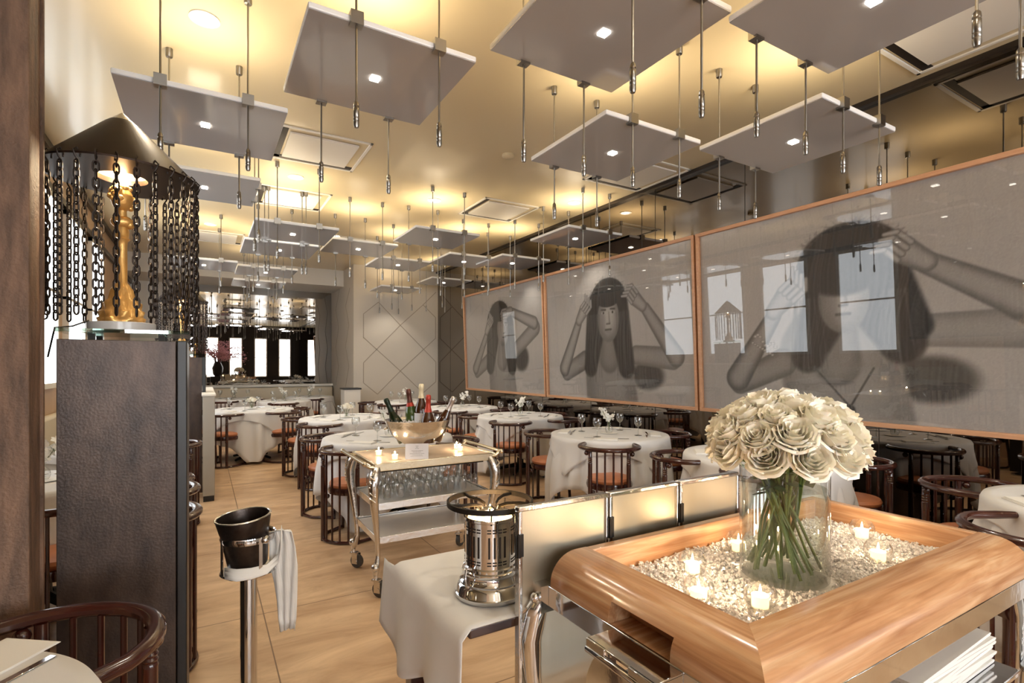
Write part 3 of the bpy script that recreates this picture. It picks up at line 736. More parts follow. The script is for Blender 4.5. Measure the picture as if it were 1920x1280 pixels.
table(.65, 8.95, .57, 'beside the low partition', 7, [(232, .61, 'left one facing away at'), (308, .61, 'right one facing away at'), (10, .61, 'right side one at'), (170, .61, 'partition side one at')], flowers='rose', rot=.75)
table(2.0, 12.0, .46, "against the column's side", 8, [(262, .6, 'only one at')], rot=.2)
table(.55, 12.0, .5, 'before the end mirror', 9, [(250, .6, 'left front one at'), (310, .6, 'right front one at')], rot=.4)
table(1.35, 10.9, .45, 'second before end mirror', 10, [(262, .55, 'front one at')], rot=.9)
table(3.62, 2.43, .53, 'behind the big bouquet', 11, [(142, .55, 'left one at'), (318, .61, 'right one at'), (215, .61, 'hidden front one at'), (40, .6, 'mirror side one at')], rot=.3)
table(3.72, .62, .5, 'at the right edge', 12, [(168, .70, 'large arm rail one at'), (80, .61, 'far side one at'), (20, .61, 'mirror side one at')], rot=.1)
table(-.8, 4.0, .36, 'behind the rusted column', 13, [(-20, .52, 'right rear one at'), (-70, .55, 'front one at')], glasses=2, settings=2, rot=.2)
table(-.82, 5.5, .36, 'hidden behind dark pillar', 14, [(-60, .55, 'front one at'), (0, .55, 'aisle side one at')], glasses=2, settings=2, rot=.5)
# near left table and chair
table(-.60, 1.30, .40, 'bottom left corner', 15, [(56, .44, 'foreground one with worn red arm rail at')], glasses=0, flowers=None, settings=0, rot=.2)
put(NP, (-.438, 1.586, .7487), .925, 'large folded napkin on the corner table, bottom left', 'napkin', 'folded napkins').scale = (1.25, 1.5, .45)
put(KN, (-.36, 1.50, .7495), -.70, 'silver knife beside the napkin on the bottom left table', 'knife', 'table knives')
chair(-.27, 2.95, -.9, 2.95, 'dark spindle chair just behind the dark pillar, nearest of the aisle row')
chair(-.28, 3.5, -.9, 3.5, 'dark spindle chair second of the aisle row behind the dark pillar')


# ------------------------------------------------------------------ steel column, pillars, chain lamps
def steel_column():
    o = thing('steel_column', 'brown rusted steel column at the left edge, floor to ceiling', 'column', (-.60, 2.15, 0))
    MB().box(-.16, .158, -.09, -.07, 0, H).box(-.16, .158, .07, .09, 0, H).box(-.02, .0, -.07, .07, 0, H).build('flange', M['rust'], o, bevel=.004)
    MB().box(.0, .15, -.07, .07, 0, H).build('web_plate', M['rust'], o, bevel=.003)
    return o
steel_column()
def pillar(x, y, label):
    o = thing('pillar_cabinet', label, 'pillar', (x, y, 0), 0, 'blackened steel pillars')
    MB().box(-.19, .15, -.01, .33, 0, 1.51).build('steel_plate', M['darkplate'], o, bevel=.002)
    MB().box(.152, .185, -.012, .335, 0, 1.512).build('black_edge', M['black'], o, bevel=.004)
    for (a, b) in ((-.12, .08), (.09, .08), (-.12, .25), (.09, .25)): MB().box(a, a+.02, b, b+.02, 1.51, 1.535).build('spacer', M['iron'], o)
    MB().box(-.195, .19, -.02, .345, 1.535, 1.548).build('glass_top', M['glass_table'], o, smooth=False)
    return o
pillar(-.235, 2.31, 'dark blackened steel pillar with glass top at left foreground')
pillar(-.155, 6.8, 'second dark steel pillar farther back on the left')
CHAIN = None
def chain_mesh(n=18):
    mb = MB(); z = 0; lk = []
    hook = [(0, .012, 0), (0, .012, .018), (0, 0, .030), (0, -.012, .018), (0, -.006, .002), (0, .004, -.012), (0, .0, -.024), (0, -.008, -.018)]
    for i in range(n):
        c = -.03-i*.0285; pl = i % 2
        pts = []
        for k in range(12):
            a = 2*PI*k/12; u = .0085*cos(a); v = .019*sin(a)*1.0
            u = max(-.0078, min(.0078, u*1.15))
            pts.append((u, 0, c+v) if pl == 0 else (0, u, c+v))
        mb.tube(pts, .0032, 6, closed=True)
    return mb.mesh('chain', M['chain']), MB().tube(hook, .0028, 6).mesh('hook', M['chain'])
CM, HM = chain_mesh()
def lathe_head(mb, c, r):
    rnd = random.Random(2)
    mb.ball(c, r, 16, (.86, .95, 1.15))
    for k in range(46):     # curls of hair
        a = rnd.uniform(0, 2*PI); e = rnd.uniform(-.2, 1.4)
        if cos(a-0.2) > .45 and e < .75: continue
        mb.ball((c[0]+.92*r*cos(a)*cos(e), c[1]+.95*r*sin(a)*cos(e), c[2]+1.1*r*sin(e)), r*.27, 8)
    f = (cos(.2), sin(.2))
    mb.tube([(c[0]+f[0]*r*.82, c[1]+f[1]*r*.82, c[2]+r*.3), (c[0]+f[0]*r*1.12, c[1]+f[1]*r*1.12, c[2]-r*.12), (c[0]+f[0]*r*.85, c[1]+f[1]*r*.85, c[2]-r*.18)], [r*.1, r*.17, r*.1], 8)
    mb.ball((c[0]+f[0]*r*.75, c[1]+f[1]*r*.75, c[2]-r*.42), r*.22, 8); mb.ball((c[0]+f[0]*r*.62, c[1]+f[1]*r*.62, c[2]-r*.75), r*.28, 8)
def chain_lamp(x, y, label):
    o = thing('chain_lamp', label, 'table lamp', (x, y, 1.548), 0, 'chain fringed lamps')
    MB().lathe([(.001, 0), (.108, 0), (.108, .034), (.001, .034)], 40).build('base_disc', M['shelf_grey'], o, bevel=.002)
    s = MB()
    s.lathe([(.072, .034), (.074, .05), (.066, .055), (.07, .075), (.058, .085), (.056, .11), (.04, .125), (.035, .16), (.026, .175), (.0165, .19), (.016, .33), (.018, .345), (.026, .355), (.021, .36), (.022, .385), (.018, .40)],
            32, mod=lambda a, z: 1+(.11*sin(7*a+z*60)+.05*sin(11*a) if z < .175 and z > .045 else .03*sin(12*a)))
    s.ball((0.0, 0, .42), .034, 14, (1.1, .8, .75)); s.ball((.022, .0, .412), .018, 10); s.tube([(0, 0, .43), (0, 0, .475)], [.016, .014], 10)
    lathe_head(s, (0, 0, .508), .042); s.build('gilded_figure', M['gold'], o, ang=1.2)
    R = .25; z0 = .585; z1 = .835
    MB().lathe([(R, z0), (R+.002, z0+.006), (.055, z1-.045), (.001, z1)], 64, cap=False).build('shade', M['bronze'], o)
    MB().lathe([(.056, z1-.047), (.003, z1+.002)], 32, cap=False).build('shade_tip', M['silver_old'], o)
    MB().lathe([(R, z0), (.082, z0+.001), (.08, z0+.02)], 48, cap=False).build('shade_underside', M['bronze'], o)
    MB().lathe([(.08, z0+.02), (.07, z0+.09), (.001, z0+.1)], 32, cap=False).build('inner_bowl', M['inside_gold'], o)
    MB().ball((0, 0, z0+.05), .026, 12).build('bulb', M['lampglow'], o)
    n = 27
    for k in range(n):
        a = 2*PI*k/n+.1
        c = link('chain', CM, o); c.location = ((R-.006)*cos(a), (R-.006)*sin(a), z0-.008); c.rotation_euler = (0, 0, a+PI/2+random.Random(k).uniform(-.5, .5))
        h = link('hook', HM, c)
    point_light('lamp_bulb_light', (x, y, 1.548+z0+.012), 4.5, (1, .8, .52), .02)
    spot_light('lamp_light', (x, y, 1.548+z0+.01), 14, (1, .78, .5), 2.6, .8, .05)
    return o
random.seed(5)
chain_lamp(-.265, 2.48, 'large dark conical lamp with iron chain fringe over gilded figure, foreground')
chain_lamp(-.2, 6.95, 'second chain fringed cone lamp, farther back behind the foreground lamp')
tag(MB().tube([(-.36, 2.44, 1.585), (-.40, 2.40, 1.56), (-.44, 2.36, 1.552), (-.47, 2.42, 1.45)], .003, 6).build('lamp_cord', M['black']), 'thin black lamp cord trailing off the glass top of the near pillar', 'cord')
# low partition, banquettes
pt = thing('low_partition', 'pale grey low partition with dark kick strip beside the aisle chairs', 'partition', (.05, 7.3, 0))
MB().box(-.05, .06, -1.0, 1.1, .06, 1.10).build('panel', M['partition'], pt, bevel=.004)
MB().box(-.045, .055, -.99, 1.09, 0, .06).build('kick_strip', M['black'], pt)
MB().box(-.06, .07, -1.01, 1.11, 1.10, 1.12).build('cap_rail', M['white_paint'], pt, bevel=.003)
def banquette(x0, x1, y0, y1, back, label):
    o = thing('banquette', label, 'bench', ((x0+x1)/2, (y0+y1)/2, 0)); wx, wy = (x1-x0)/2, (y1-y0)/2
    MB().box(-wx, wx, -wy, wy, 0, .28).build('base', M['white_paint'], o)
    MB().box(-wx, wx, -wy, wy, .28, .46).build('seat_cushion', M['banquette'], o, bevel=.03)
    if back == 'Y': MB().box(-wx, wx, wy-.14, wy, .46, .92).build('backrest', M['banquette'], o, bevel=.03)
    else: MB().box(-wx, -wx+.09, -wy, wy, .46, .95).build('backrest', M['banquette'], o, bevel=.03)
banquette(-.5, 2.70, 12.75, 13.2, 'Y', 'cream banquette bench along the mirrored end wall')
banquette(XL+.005, XL+.26, 3.2, 8.2, 'X', 'cream banquette bench along the left wall behind the dark pillar')
so = thing('serving_stand', 'small square pale stand with dark rim against the column base', 'stand', (2.62, 10.95, 0))
MB().box(-.16, .16, -.16, .16, 0, .93).build('body', M['white_paint'], so); MB().box(-.18, .18, -.18, .18, .93, .96).build('rim', M['black'], so, bevel=.005)
# blossom arrangement near the entrance (seen in the end mirror)
bo = thing('blossom_arrangement', 'large pink blossom branches in a dark urn, reflected in the end mirror', 'flower arrangement', (.62, -2.2, 0))
MB().box(-.3, .3, -.3, .3, 0, .9).build('plinth', M['black'], bo)
MB().lathe([(.12, 0), (.2, .1), (.24, .4), (.16, .62), (.13, .68), (.17, .72)], 24, cap=False).build('urn', M['black'], bo).location = (0, 0, .9)
br = MB(); bl = MB(); rnd = random.Random(8)
for k in range(26):
    a = rnd.uniform(0, 6.28); L_ = rnd.uniform(.25, 1.0); hk = rnd.uniform(.6, 1.15); p = Vector((0, 0, .5)); pts = [p.copy()]; rads = [.012]
    for j in range(6):
        p = p+Vector((cos(a)*L_*.16*(1+.3*j), sin(a)*L_*.16*(1+.3*j), .30*hk-.012*j*j))*.8; a += rnd.uniform(-.4, .4); pts.append(p.copy()); rads.append(.011-.0015*j)
        if j > 1:
            for q in range(22):
                c = p+Vector([rnd.gauss(0, .09) for _ in range(3)]); bl.ball(c, rnd.uniform(.012, .024), 6)
    br.tube(pts, rads, 5)
bb = br.build('branches', M['bark'], bo); bb.location = (0, 0, .9); bb.scale = (1.1, 1.1, 1); bx_ = bl.build('blossoms', M['blossom'], bo, smooth=False); bx_['kind'] = 'stuff'; bx_.location = (0, 0, .9); bx_.scale = (1.1, 1.1, 1)

# ------------------------------------------------------------------ wine bucket stand
def bucket_stand():
    x, y = .165, 2.43
    o = thing('bucket_stand', 'polished chrome pedestal stand holding the wine bucket', 'wine stand', (x, y, 0))
    MB().lathe([(.001, 0), (.14, 0), (.14, .012), (.05, .035), (.032, .05), (.032, .56), (.05, .565)], 32).build('pole', M['chrome'], o)
    MB().lathe([(.001, .565), (.10, .563), (.108, .57), (.105, .577), (.001, .573)], 36).build('tray', M['chrome'], o)
    MB().lathe([(.1, .705), (.104, .70), (.107, .712), (.104, .725), (.1, .72)], 36, cap=False).build('ring', M['chrome'], o)
    for a in (200, 290, 20, 110):
        a = math.radians(a); MB().box(-.007, .007, -.0025, .0025, .57, .72, Matrix.Translation((.105*cos(a), .105*sin(a), 0)) @ Matrix.Rotation(a+PI/2, 4, 'Z')).build('strut', M['chrome'], o)
    MB().ball((.108*cos(-1.05), .108*sin(-1.05), .713), .018, 14).build('ball_knob', M['chrome'], o)
    b = thing('wine_bucket', 'dark mottled metal wine bucket with wide rim, tilted in its stand', 'wine bucket', (x-.002, y, .588)); b.rotation_euler = (math.radians(2), math.radians(-5), 0)
    MB().lathe([(.001, 0), (.068, 0), (.075, .01), (.092, .15), (.094, .155), (.104, .205), (.104, .212), (.098, .212), (.088, .155), (.068, .012), (.001, .01)], 40).build('body', M['bucket'], b)
    MB().lathe([(.098, .2125), (.1, .215), (.105, .215), (.107, .211)], 40, cap=False).build('rim', M['silver_old'], b)
    c = MB(); rnd = random.Random(3)
    def sheet(pts, wds, n=16, k=3, amp=.008):
        def fn(i, j):
            u = i/(n-1)-.5; p, wd = pts[j], wds[j]
            return (p[0]+wd*u*.861+amp*sin(k*2*PI*u+j)*.5, p[1]-wd*u*.509+amp*sin(k*2*PI*u+j)*.86, p[2]+.006*sin(5*u+j))
        return fn
    pts = [(.085, -.02, .72), (.118, -.03, .722), (.128, -.035, .66), (.13, -.035, .58), (.135, -.04, .5), (.14, -.04, .42), (.143, -.04, .35), (.146, -.04, .30)]
    c.grid(sheet(pts, [.1, .1, .11, .12, .10, .085, .075, .06]), 16, 8)
    pts2 = [(.12, -.06, .72), (.112, -.075, .66), (.105, -.07, .61), (.06, -.1, .585), (.0, -.112, .583), (-.05, -.105, .583), (-.09, -.07, .585)]
    c.grid(lambda i, j: (pts2[j][0], pts2[j][1]+.02*(i/5-.5), pts2[j][2]+.035*(i/5-.2)+.004*sin(3*i+j)), 6, 7)
    n_ = c.build('service_napkin', M['napkin'], None, solid=.003, ang=3); n_.location = (x, y, 0)
    tag(n_, 'white service napkin wrapped round the bucket stand and hanging down', 'napkin')
bucket_stand()

# ------------------------------------------------------------------ champagne trolley
def cabriole(mb, x, y, zt, zb, ox, oy, r=1.0):
    z = lambda f: zt+(zb-zt)*f
    path = [(0, 0, 0), (.02, .022, .06), (.034, .036, .16), (.03, .03, .30), (.014, .014, .50), (.0, .0, .70), (-.004, -.004, .85), (.012, .012, .95), (.016, .016, 1)]
    rad = [.022, .033, .034, .028, .021, .016, .015, .022, .016]
    pts = []; rr = []
    for i in range(len(path)-1):
        for s in range(3):
            t = s/3; a, b = path[i], path[i+1]; f = a[2]+(b[2]-a[2])*t
            pts.append((x+ox*(a[0]+(b[0]-a[0])*t), y+oy*(a[1]+(b[1]-a[1])*t), z(f))); rr.append((rad[i]+(rad[i+1]-rad[i])*t)*r)
    pts.append((x+ox*.016, y+oy*.016, zb)); rr.append(.016*r); mb.tube(pts, rr, 12)
    # scroll relief on the knee and foot
    for k in range(5):
        f = .04+.05*k; mb.tube([(x+ox*(.028+.045*sin(f*9)*.5)-oy*.02, y+oy*.03+ox*.0, z(f)), (x+ox*.062, y+oy*.05, z(f+.03)), (x+ox*.03+oy*.0, y+oy*.06, z(f+.07))], .006*r, 6)
    mb.ball((x+ox*.02, y+oy*.02, z(.93)), .026*r, 12)
def castor(x, y, parent, ang):
    o = MB(); mx = Matrix.Translation((x, y, 0)) @ Matrix.Rotation(ang, 4, 'Z')
    def T(p): return tuple(mx @ Vector(p))
    o.tube([T((0, 0, .13)), T((0, 0, .105))], [.014, .016], 10)
    o.box(-.018, .035, -.02, .02, .098, .108, mx)
    o.box(.0, .045, -.021, -.018, .03, .1, mx).box(.0, .045, .018, .021, .03, .1, mx)
    c = o.build('castor_fork', M['silver_old'], parent)
    wl = MB(); n = 24
    pr = [(-.015, .012), (-.015, .04), (-.011, .047), (.011, .047), (.015, .04), (.015, .012)]
    vs = [T((.03+r*cos(2*PI*i/n), yy, .048+r*sin(2*PI*i/n))) for (yy, r) in pr for i in range(n)]
    fs = [(j*n+i, j*n+(i+1) % n, (j+1)*n+(i+1) % n, (j+1)*n+i) for j in range(5) for i in range(n)]
    wl.add(vs, fs); wl.build('wheel', M['rubber'], c)
    MB().tube([T((.03, -.023, .048)), T((.03, .023, .048))], .014, 12).build('axle', M['silver_old'], c)
def champagne_trolley():
    x0, x1, y0, y1 = .92, 1.72, 3.2, 3.74
    o = thing('champagne_trolley', 'ornate silver drinks trolley with stone top and two shelves on castors', 'trolley', ((x0+x1)/2, (y0+y1)/2, 0))
    cx, cy = (x0+x1)/2, (y0+y1)/2; X, Y = (x1-x0)/2, (y1-y0)/2
    MB().box(-X, X, -Y, Y, .785, .81).build('stone_top', M['stone_top'], o, bevel=.003)
    f = MB(); e = .012
    f.box(-X-e, X+e, -Y-e, -Y, .765, .815).box(-X-e, X+e, Y, Y+e, .765, .815).box(-X-e, -X, -Y, Y, .765, .815).box(X, X+e, -Y, Y, .765, .815)
    f.build('top_rim', M['gilt'], o, bevel=.004)
    for s in (-1, 1):
        h = MB(); hx = s*(X+.075)
        h.tube([(hx, -Y-.01, .822), (hx, Y+.01, .822)], .012, 12); h.tube([(s*(X+.05), -Y-.0, .80), (s*(X+.05), Y, .80)], .007, 8)
        for yy in (-Y+.0, Y-.0):
            h.tube([(s*X, yy, .79), (s*(X+.04), yy, .795), (hx, yy, .822)], [.013, .012, .013], 10); h.ball((hx, yy+(.02 if yy > 0 else -.02), .822), .016, 10)
        h.build('push_handle', M['gilt'], o)
    for z, n in ((.54, 'upper'), (.33, 'lower')):
        sf = MB().box(-X+.02, X-.02, -Y+.02, Y-.02, z, z+.012).build('shelf', M['shelf_grey'], o)
        r = MB(); a = X-.015; b = Y-.015
        r.box(-a, a, -b-.006, -b, z-.02, z+.024).box(-a, a, b, b+.006, z-.02, z+.024).box(-a-.006, -a, -b, b, z-.02, z+.024).box(a, a+.006, -b, b, z-.02, z+.024)
        r.build('shelf_rim', M['silver_old'], sf, bevel=.002)
    for sx in (-1, 1):
        for sy in (-1, 1):
            l = MB(); cabriole(l, sx*(X-.012), sy*(Y-.012), .79, .13, sx, sy, 1.0); l.build('leg', M['silver_old'], o)
            castor(sx*(X+.004), sy*(Y+.004), o, -.9 if sx < 0 else .5)
    rk = MB()
    for k in range(8):
        xx = -X+.09+k*(2*X-.18)/7
        for d in (-.011, .011): rk.tube([(xx+d, -Y+.03, .752), (xx+d, Y-.03, .752)], .0028, 6)
    rk.box(-X+.04, X-.04, -Y+.03, -Y+.036, .75, .787).box(-X+.04, X-.04, Y-.036, Y-.03, .75, .787)
    rk.build('glass_rack', M['iron'], o)
    for i in range(8):
        for j in range(5):
            xx = cx-X+.09+i*(2*X-.18)/7; yy = cy-Y+.07+j*.098
            c = GLH.copy(); COL.objects.link(c); c.location = (xx, yy, .758)
            tag(c, 'clear stem glass hanging upside down in the rack of the silver trolley', 'wine glass', 'glasses hanging under the trolley top')
    return o
prof = [(.001, 0), (.03, 0), (.031, -.002), (.004, -.006), (.0032, -.05), (.004, -.085), (.018, -.098), (.026, -.12), (.027, -.15), (.024, -.185)]
GLH = MB().lathe(prof, 14, cap=False).build('hanging_glass', M['glass_wine']); COL.objects.unlink(GLH)
champagne_trolley()
bw = thing('ice_bowl', 'large round polished silver bowl of ice on the trolley', 'bowl', (1.27, 3.42, .811))
MB().lathe([(.001, 0), (.075, 0), (.078, .008), (.06, .02), (.035, .035), (.032, .05), (.06, .062), (.12, .09), (.175, .14), (.205, .2), (.218, .235), (.222, .24), (.214, .24), (.17, .15), (.1, .095), (.001, .08)], 56).build('body', M['silver_old'], bw)
for s in (-1, 1):
    a = -.53+(0 if s > 0 else PI)
    MB().tube([(.2*cos(a)-.03*sin(a)*q, .2*sin(a)+.03*cos(a)*q, .185+.0*q) if abs(q) == 1 else (.225*cos(a), .225*sin(a), .175) for q in (-1, 0, 1)], .008, 8).build('handle', M['gilt'], bw)
def ice_lumps(mb, fn, n, rnd, s0, s1):
    for k in range(n):
        c = fn(rnd); r = rnd.uniform(s0, s1)
        vs = []
        for (x, y, z) in ((1, 0, 0), (-1, 0, 0), (0, 1, 0), (0, -1, 0), (0, 0, 1), (0, 0, -1)):
            vs.append((x*r*rnd.uniform(.6, 1.2)+.2*r*rnd.uniform(-1, 1), y*r*rnd.uniform(.6, 1.2)+.2*r*rnd.uniform(-1, 1), z*r*rnd.uniform(.6, 1.1)))
        mx = Matrix.Translation(c) @ Euler((rnd.uniform(0, 3), rnd.uniform(0, 3), rnd.uniform(0, 3))).to_matrix().to_4x4()
        mb.add(vs, [(0, 2, 4), (2, 1, 4), (1, 3, 4), (3, 0, 4), (2, 0, 5), (1, 2, 5), (3, 1, 5), (0, 3, 5)], mx)
rnd = random.Random(12)
ib = MB().lathe([(.001, .205), (.15, .2), (.2, .195)], 24, cap=False)
def f_(r):
    a = r.uniform(0, 6.28); q = .195*math.sqrt(r.random()); return Vector((q*cos(a), q*sin(a), .212+r.uniform(-.008, .012)))
ice_lumps(ib, f_, 420, rnd, .008, .016); i_ = ib.build('ice_cubes', M['ice'], None, smooth=False); i_.location = (1.27, 3.42, .811)
tag(i_, 'clear ice cubes filling the silver bowl', 'ice', kind='stuff')
def bottle(off, tilt_dir, tilt, glass, foil, label, collar=None, zb=.06, band=None, fat=1.0):
    o = thing('champagne_bottle', label, 'bottle', (1.27+off[0], 3.42+off[1], .811+zb), 0, 'champagne bottles in the ice bowl')
    ax = Vector((-tilt_dir[1], tilt_dir[0], 0)); o.rotation_mode = 'QUATERNION'; o.rotation_quaternion = Matrix.Rotation(tilt, 3, ax).to_quaternion() if tilt else (1, 0, 0, 0)
    MB().lathe([(.001, .0), (.04*fat, 0), (.043*fat, .01), (.044*fat, .10), (.042*fat, .145), (.032*fat, .185), (.019, .225), (.0155, .25), (.0145, .29), (.001, .29)], 24).build('glass_body', M[glass], o)
    MB().lathe([(.0215, .222), (.017, .25), (.0165, .285), (.0185, .288), (.0185, .302), (.017, .316), (.012, .322), (.001, .323)], 20, cap=False).build('neck_foil', M[foil], o)
    if collar: MB().lathe([(.0285, .2), (.0225, .222), (.0215, .226)], 20, cap=False).build('neck_label', M[collar], o)
    if band: MB().lathe([(.0452*fat, .05), (.0452*fat, .12)], 24, cap=False).build('front_label', M[band], o)
    return o
RX, RY = .861, -.509
bottle((-.075*RX-.02, .075*.509-.02), (-RX, -RY), math.radians(24), 'btl_green', 'foil_black', 'dark green bottle leaning left in the ice bowl', zb=.09)
bottle((-.03*RX+.03, .03*.509+.07), (-RX, -RY), math.radians(7), 'btl_light', 'foil_brown', 'light green bottle with brown foil, second from left in the bowl', 'foil_red', zb=.125)
bottle((.02*RX+.02, -.02*.509+.05), (RX, RY), math.radians(1), 'btl_brown', 'foil_cream', 'tallest bottle with cream foil standing in the middle of the bowl', zb=.16, band='paper')
bottle((.075*RX-.03, -.075*.509-.06), (RX, RY), math.radians(1), 'btl_brown', 'foil_red', 'stout dark bottle with bright red foil in the bowl', 'foil_red', zb=.09, band='slot', fat=1.1)
bottle((.12*RX, -.12*.509), (RX, RY), math.radians(24), 'btl_brown', 'foil_silver', 'bottle with silver foil leaning right in the ice bowl', zb=.10)
cdm = thing('menu_card', 'white printed card propped against the foot of the silver bowl', 'card', (1.20, 3.245, .811), -.45); cdm.rotation_euler = (math.radians(-12), 0, -.42)
MB().box(-.075, .075, 0, .001, 0, .1).build('card', M['paper'], cdm, smooth=False)
lt = MB(); rnd = random.Random(5)
for k, (wd, z) in enumerate(((.016, .083), (.012, .075), (.02, .067), (.07, .052), (.05, .044), (.09, .034), (.06, .026), (.08, .018))):
    x = -wd/2
    while x < wd/2:
        q = rnd.uniform(.002, .006); lt.box(x, x+q, -.0005, 0, z, z+(.0024 if k < 6 else .0016)); x += q+.0015
lt.build('printed_lines', M['ink'], cdm, smooth=False)

# ------------------------------------------------------------------ candles
def candle(x, y, z, label, group, kind='bowl', power=1.0):
    o = thing('votive_candle', label, 'candle', (x, y, z), 0, group)
    if kind == 'bowl': MB().lathe([(.001, .001), (.022, .002), (.034, .014), (.0375, .03), (.035, .045), (.028, .056)], 26, cap=False).build('glass_holder', M['glass'], o)
    else: MB().lathe([(.001, .001), (.02, .001), (.024, .045)], 20, cap=False).build('glass_holder', M['glass'], o)
    MB().lathe([(.001, .003), (.019, .003), (.0195, .03), (.016, .031), (.001, .029)], 20).build('wax', M['wax'], o)
    MB().lathe([(.001, .033), (.003, .036), (.0036, .041), (.002, .048), (.0004, .055)], 10).build('flame', M['flame'], o)
    point_light('candle_light', (x, y, z+.048), power, (1, .72, .45), .008)
for (x, y, l) in ((1.16, .985, 'lit votive candle in a round glass, rear left in the ice bed'), (1.035, .86, 'lit votive candle in a round glass, at the left inner edge of the ice bed'),
                  (1.135, .765, 'lit votive candle in a round glass, nearest the front corner of the ice bed'), (1.88, .9, 'lit votive candle in a round glass, behind right of the vase'),
                  (1.70, .77, 'lit votive candle in a round glass, in front right of the vase'), (1.42, 1.03, 'lit votive candle seen through the glass vase')):
    candle(x, y, .848, l, 'votive candles in the ice bed', power=.75)
for (x, y, l) in ((1.03, 3.52, 'leftmost small lit votive on the drinks trolley'), (1.075, 3.31, 'small lit votive on the trolley left of the silver bowl foot'),
                  (1.60, 3.50, 'lit votive at the right end of the trolley, rear'), (1.58, 3.40, 'lit votive at the right end of the trolley, front')):
    candle(x, y, .811, l, 'votive candles on the trolley', 'cup', .7)

# ------------------------------------------------------------------ side table with burner
st = thing('side_table', 'dark wood side table under a draped white cloth', 'side table', (.86, 1.48, 0))
MB().box(-.27, .26, -.27, .27, .715, .742).build('tabletop', M['lacquer'], st, bevel=.004)
for (sx, sy) in ((-.03, -.2), (.21, -.23), (-.23, .23), (.21, .23)): MB().box(sx-.028, sx+.028, sy-.028, sy+.028, 0, .715).build('leg', M['lacquer'], st, bevel=.003)
def side_cloth():
    # folds over the left and far edges; the near edge of the wood stays bare
    xs = [-.31-.0, ]; mb = MB(); nu, nv = 30, 30
    x_l, x_r, y_n, y_f = .585, 1.13, 1.206, 1.757
    def fn(i, j):
        v = j/(nv-1); y = y_n+(y_f+.10-y_n)*v; s = (i/(nu-1))*.82      # s measured from right to left
        x = x_r-s; z = .7445; 
        if x < x_l:
            d = x_l-x; lim = .27+.16*max(0, 1-abs(v-.08)*3)-.05*sin(7*v)
            d = d*lim/.275; f = min(1, d/.25)
            x = x_l-.018-.06*d+.014*sin(v*16+1)*f; z = .7445-d*.97
            y = y+.03*f*(.3-v)
        if y > y_f and z > .74: z = .7445-(y-y_f)*1.0; y = y_f+.012
        return (x, y, z)
    mb.grid(fn, nu, nv); return mb.build('side_table_cloth', M['cloth'], None, solid=.003, ang=3)
tag(side_cloth(), 'pale cloth under the silver burner, hanging off the side table', 'tablecloth')
def burner():
    x, y, z = .735, 1.37, .7465
    o = thing('table_burner', 'polished silver flambe burner with iron ring on top', 'burner', (x, y, z))
    MB().lathe([(.001, 0), (.1, 0), (.104, .006), (.104, .014), (.1, .018), (.096, .035), (.088, .042), (.09, .048), (.082, .058), (.08, .066), (.083, .07), (.083, .078), (.078, .082)], 56).build('base', M['chrome'], o)
    MB().lathe([(.078, .08), (.079, .09), (.075, .094), (.075, .222), (.079, .225), (.079, .232), (.073, .232), (.066, .226)], 56, cap=False).build('cylinder_body', M['chrome'], o)
    s = MB()
    for k in range(30):
        a = 2*PI*k/30
        if k % 5 == 4: continue
        mx = Matrix.Rotation(a, 4, 'Z')
        s.box(.0745, .0757, -.003, .003, .125, .185, mx)
        for zz in (.196, .204, .112, .104): s.box(.0745, .0757, -.0058, .0058, zz, zz+.0035, mx)
    s.build('vent_slots', M['slot'], o)
    MB().lathe([(.001, .19), (.05, .19), (.068, .224)], 40, cap=False).build('burner_pan', M['inside_gold'], o)
    fl = MB().lathe([(.001, .2), (.02, .205), (.017, .222), (.007, .24), (.001, .262)], 16, (0.0, 0, 0)); fl.build('flame', M['flame'], o)
    r = MB(); n = 48
    pr = [(.122, .262), (.128, .262), (.128, .276), (.122, .276)]
    vs = [(q*cos(2*PI*i/n), q*sin(2*PI*i/n), zz) for (q, zz) in pr for i in range(n)]
    r.add(vs, [(j*n+i, j*n+(i+1) % n, ((j+1) % 4)*n+(i+1) % n, ((j+1) % 4)*n+i) for j in range(4) for i in range(n)])
    r.build('iron_ring', M['iron'], o)
    for k in range(5):
        a = 2*PI*k/5+.5
        r2 = MB().tube([(.125*cos(a), .125*sin(a), .268), (.09*cos(a+.1), .09*sin(a+.1), .268), (.05*cos(a+.05), .05*sin(a+.05), .266), (.028*cos(a-.1), .028*sin(a-.1), .258), (.026*cos(a-.1), .026*sin(a-.1), .25)], .0042, 6, flat=(1.3, .7)); r2.build('ring_arm', M['iron'], o)
        MB().tube([(.073*cos(a), .073*sin(a), .22), (.085*cos(a), .085*sin(a), .262)], .003, 6).build('ring_support', M['iron'], o)
    a = PI+.35
    MB().tube([(.078*cos(a), .078*sin(a), .09), (.1*cos(a), .1*sin(a), .1), (.105*cos(a), .105*sin(a), .075), (.1*cos(a), .1*sin(a), .05), (.09*cos(a), .09*sin(a), .045)], .0035, 8).build('handle', M['chrome'], o)
    MB().tube([(.085, -.045, .04), (.115, -.06, .055), (.125, -.066, .058)], [.006, .007, .004], 8).build('damper_lever', M['chrome'], o)
    point_light('burner_light', (x, y, z+.245), 2.2, (1, .62, .3), .015)
burner()

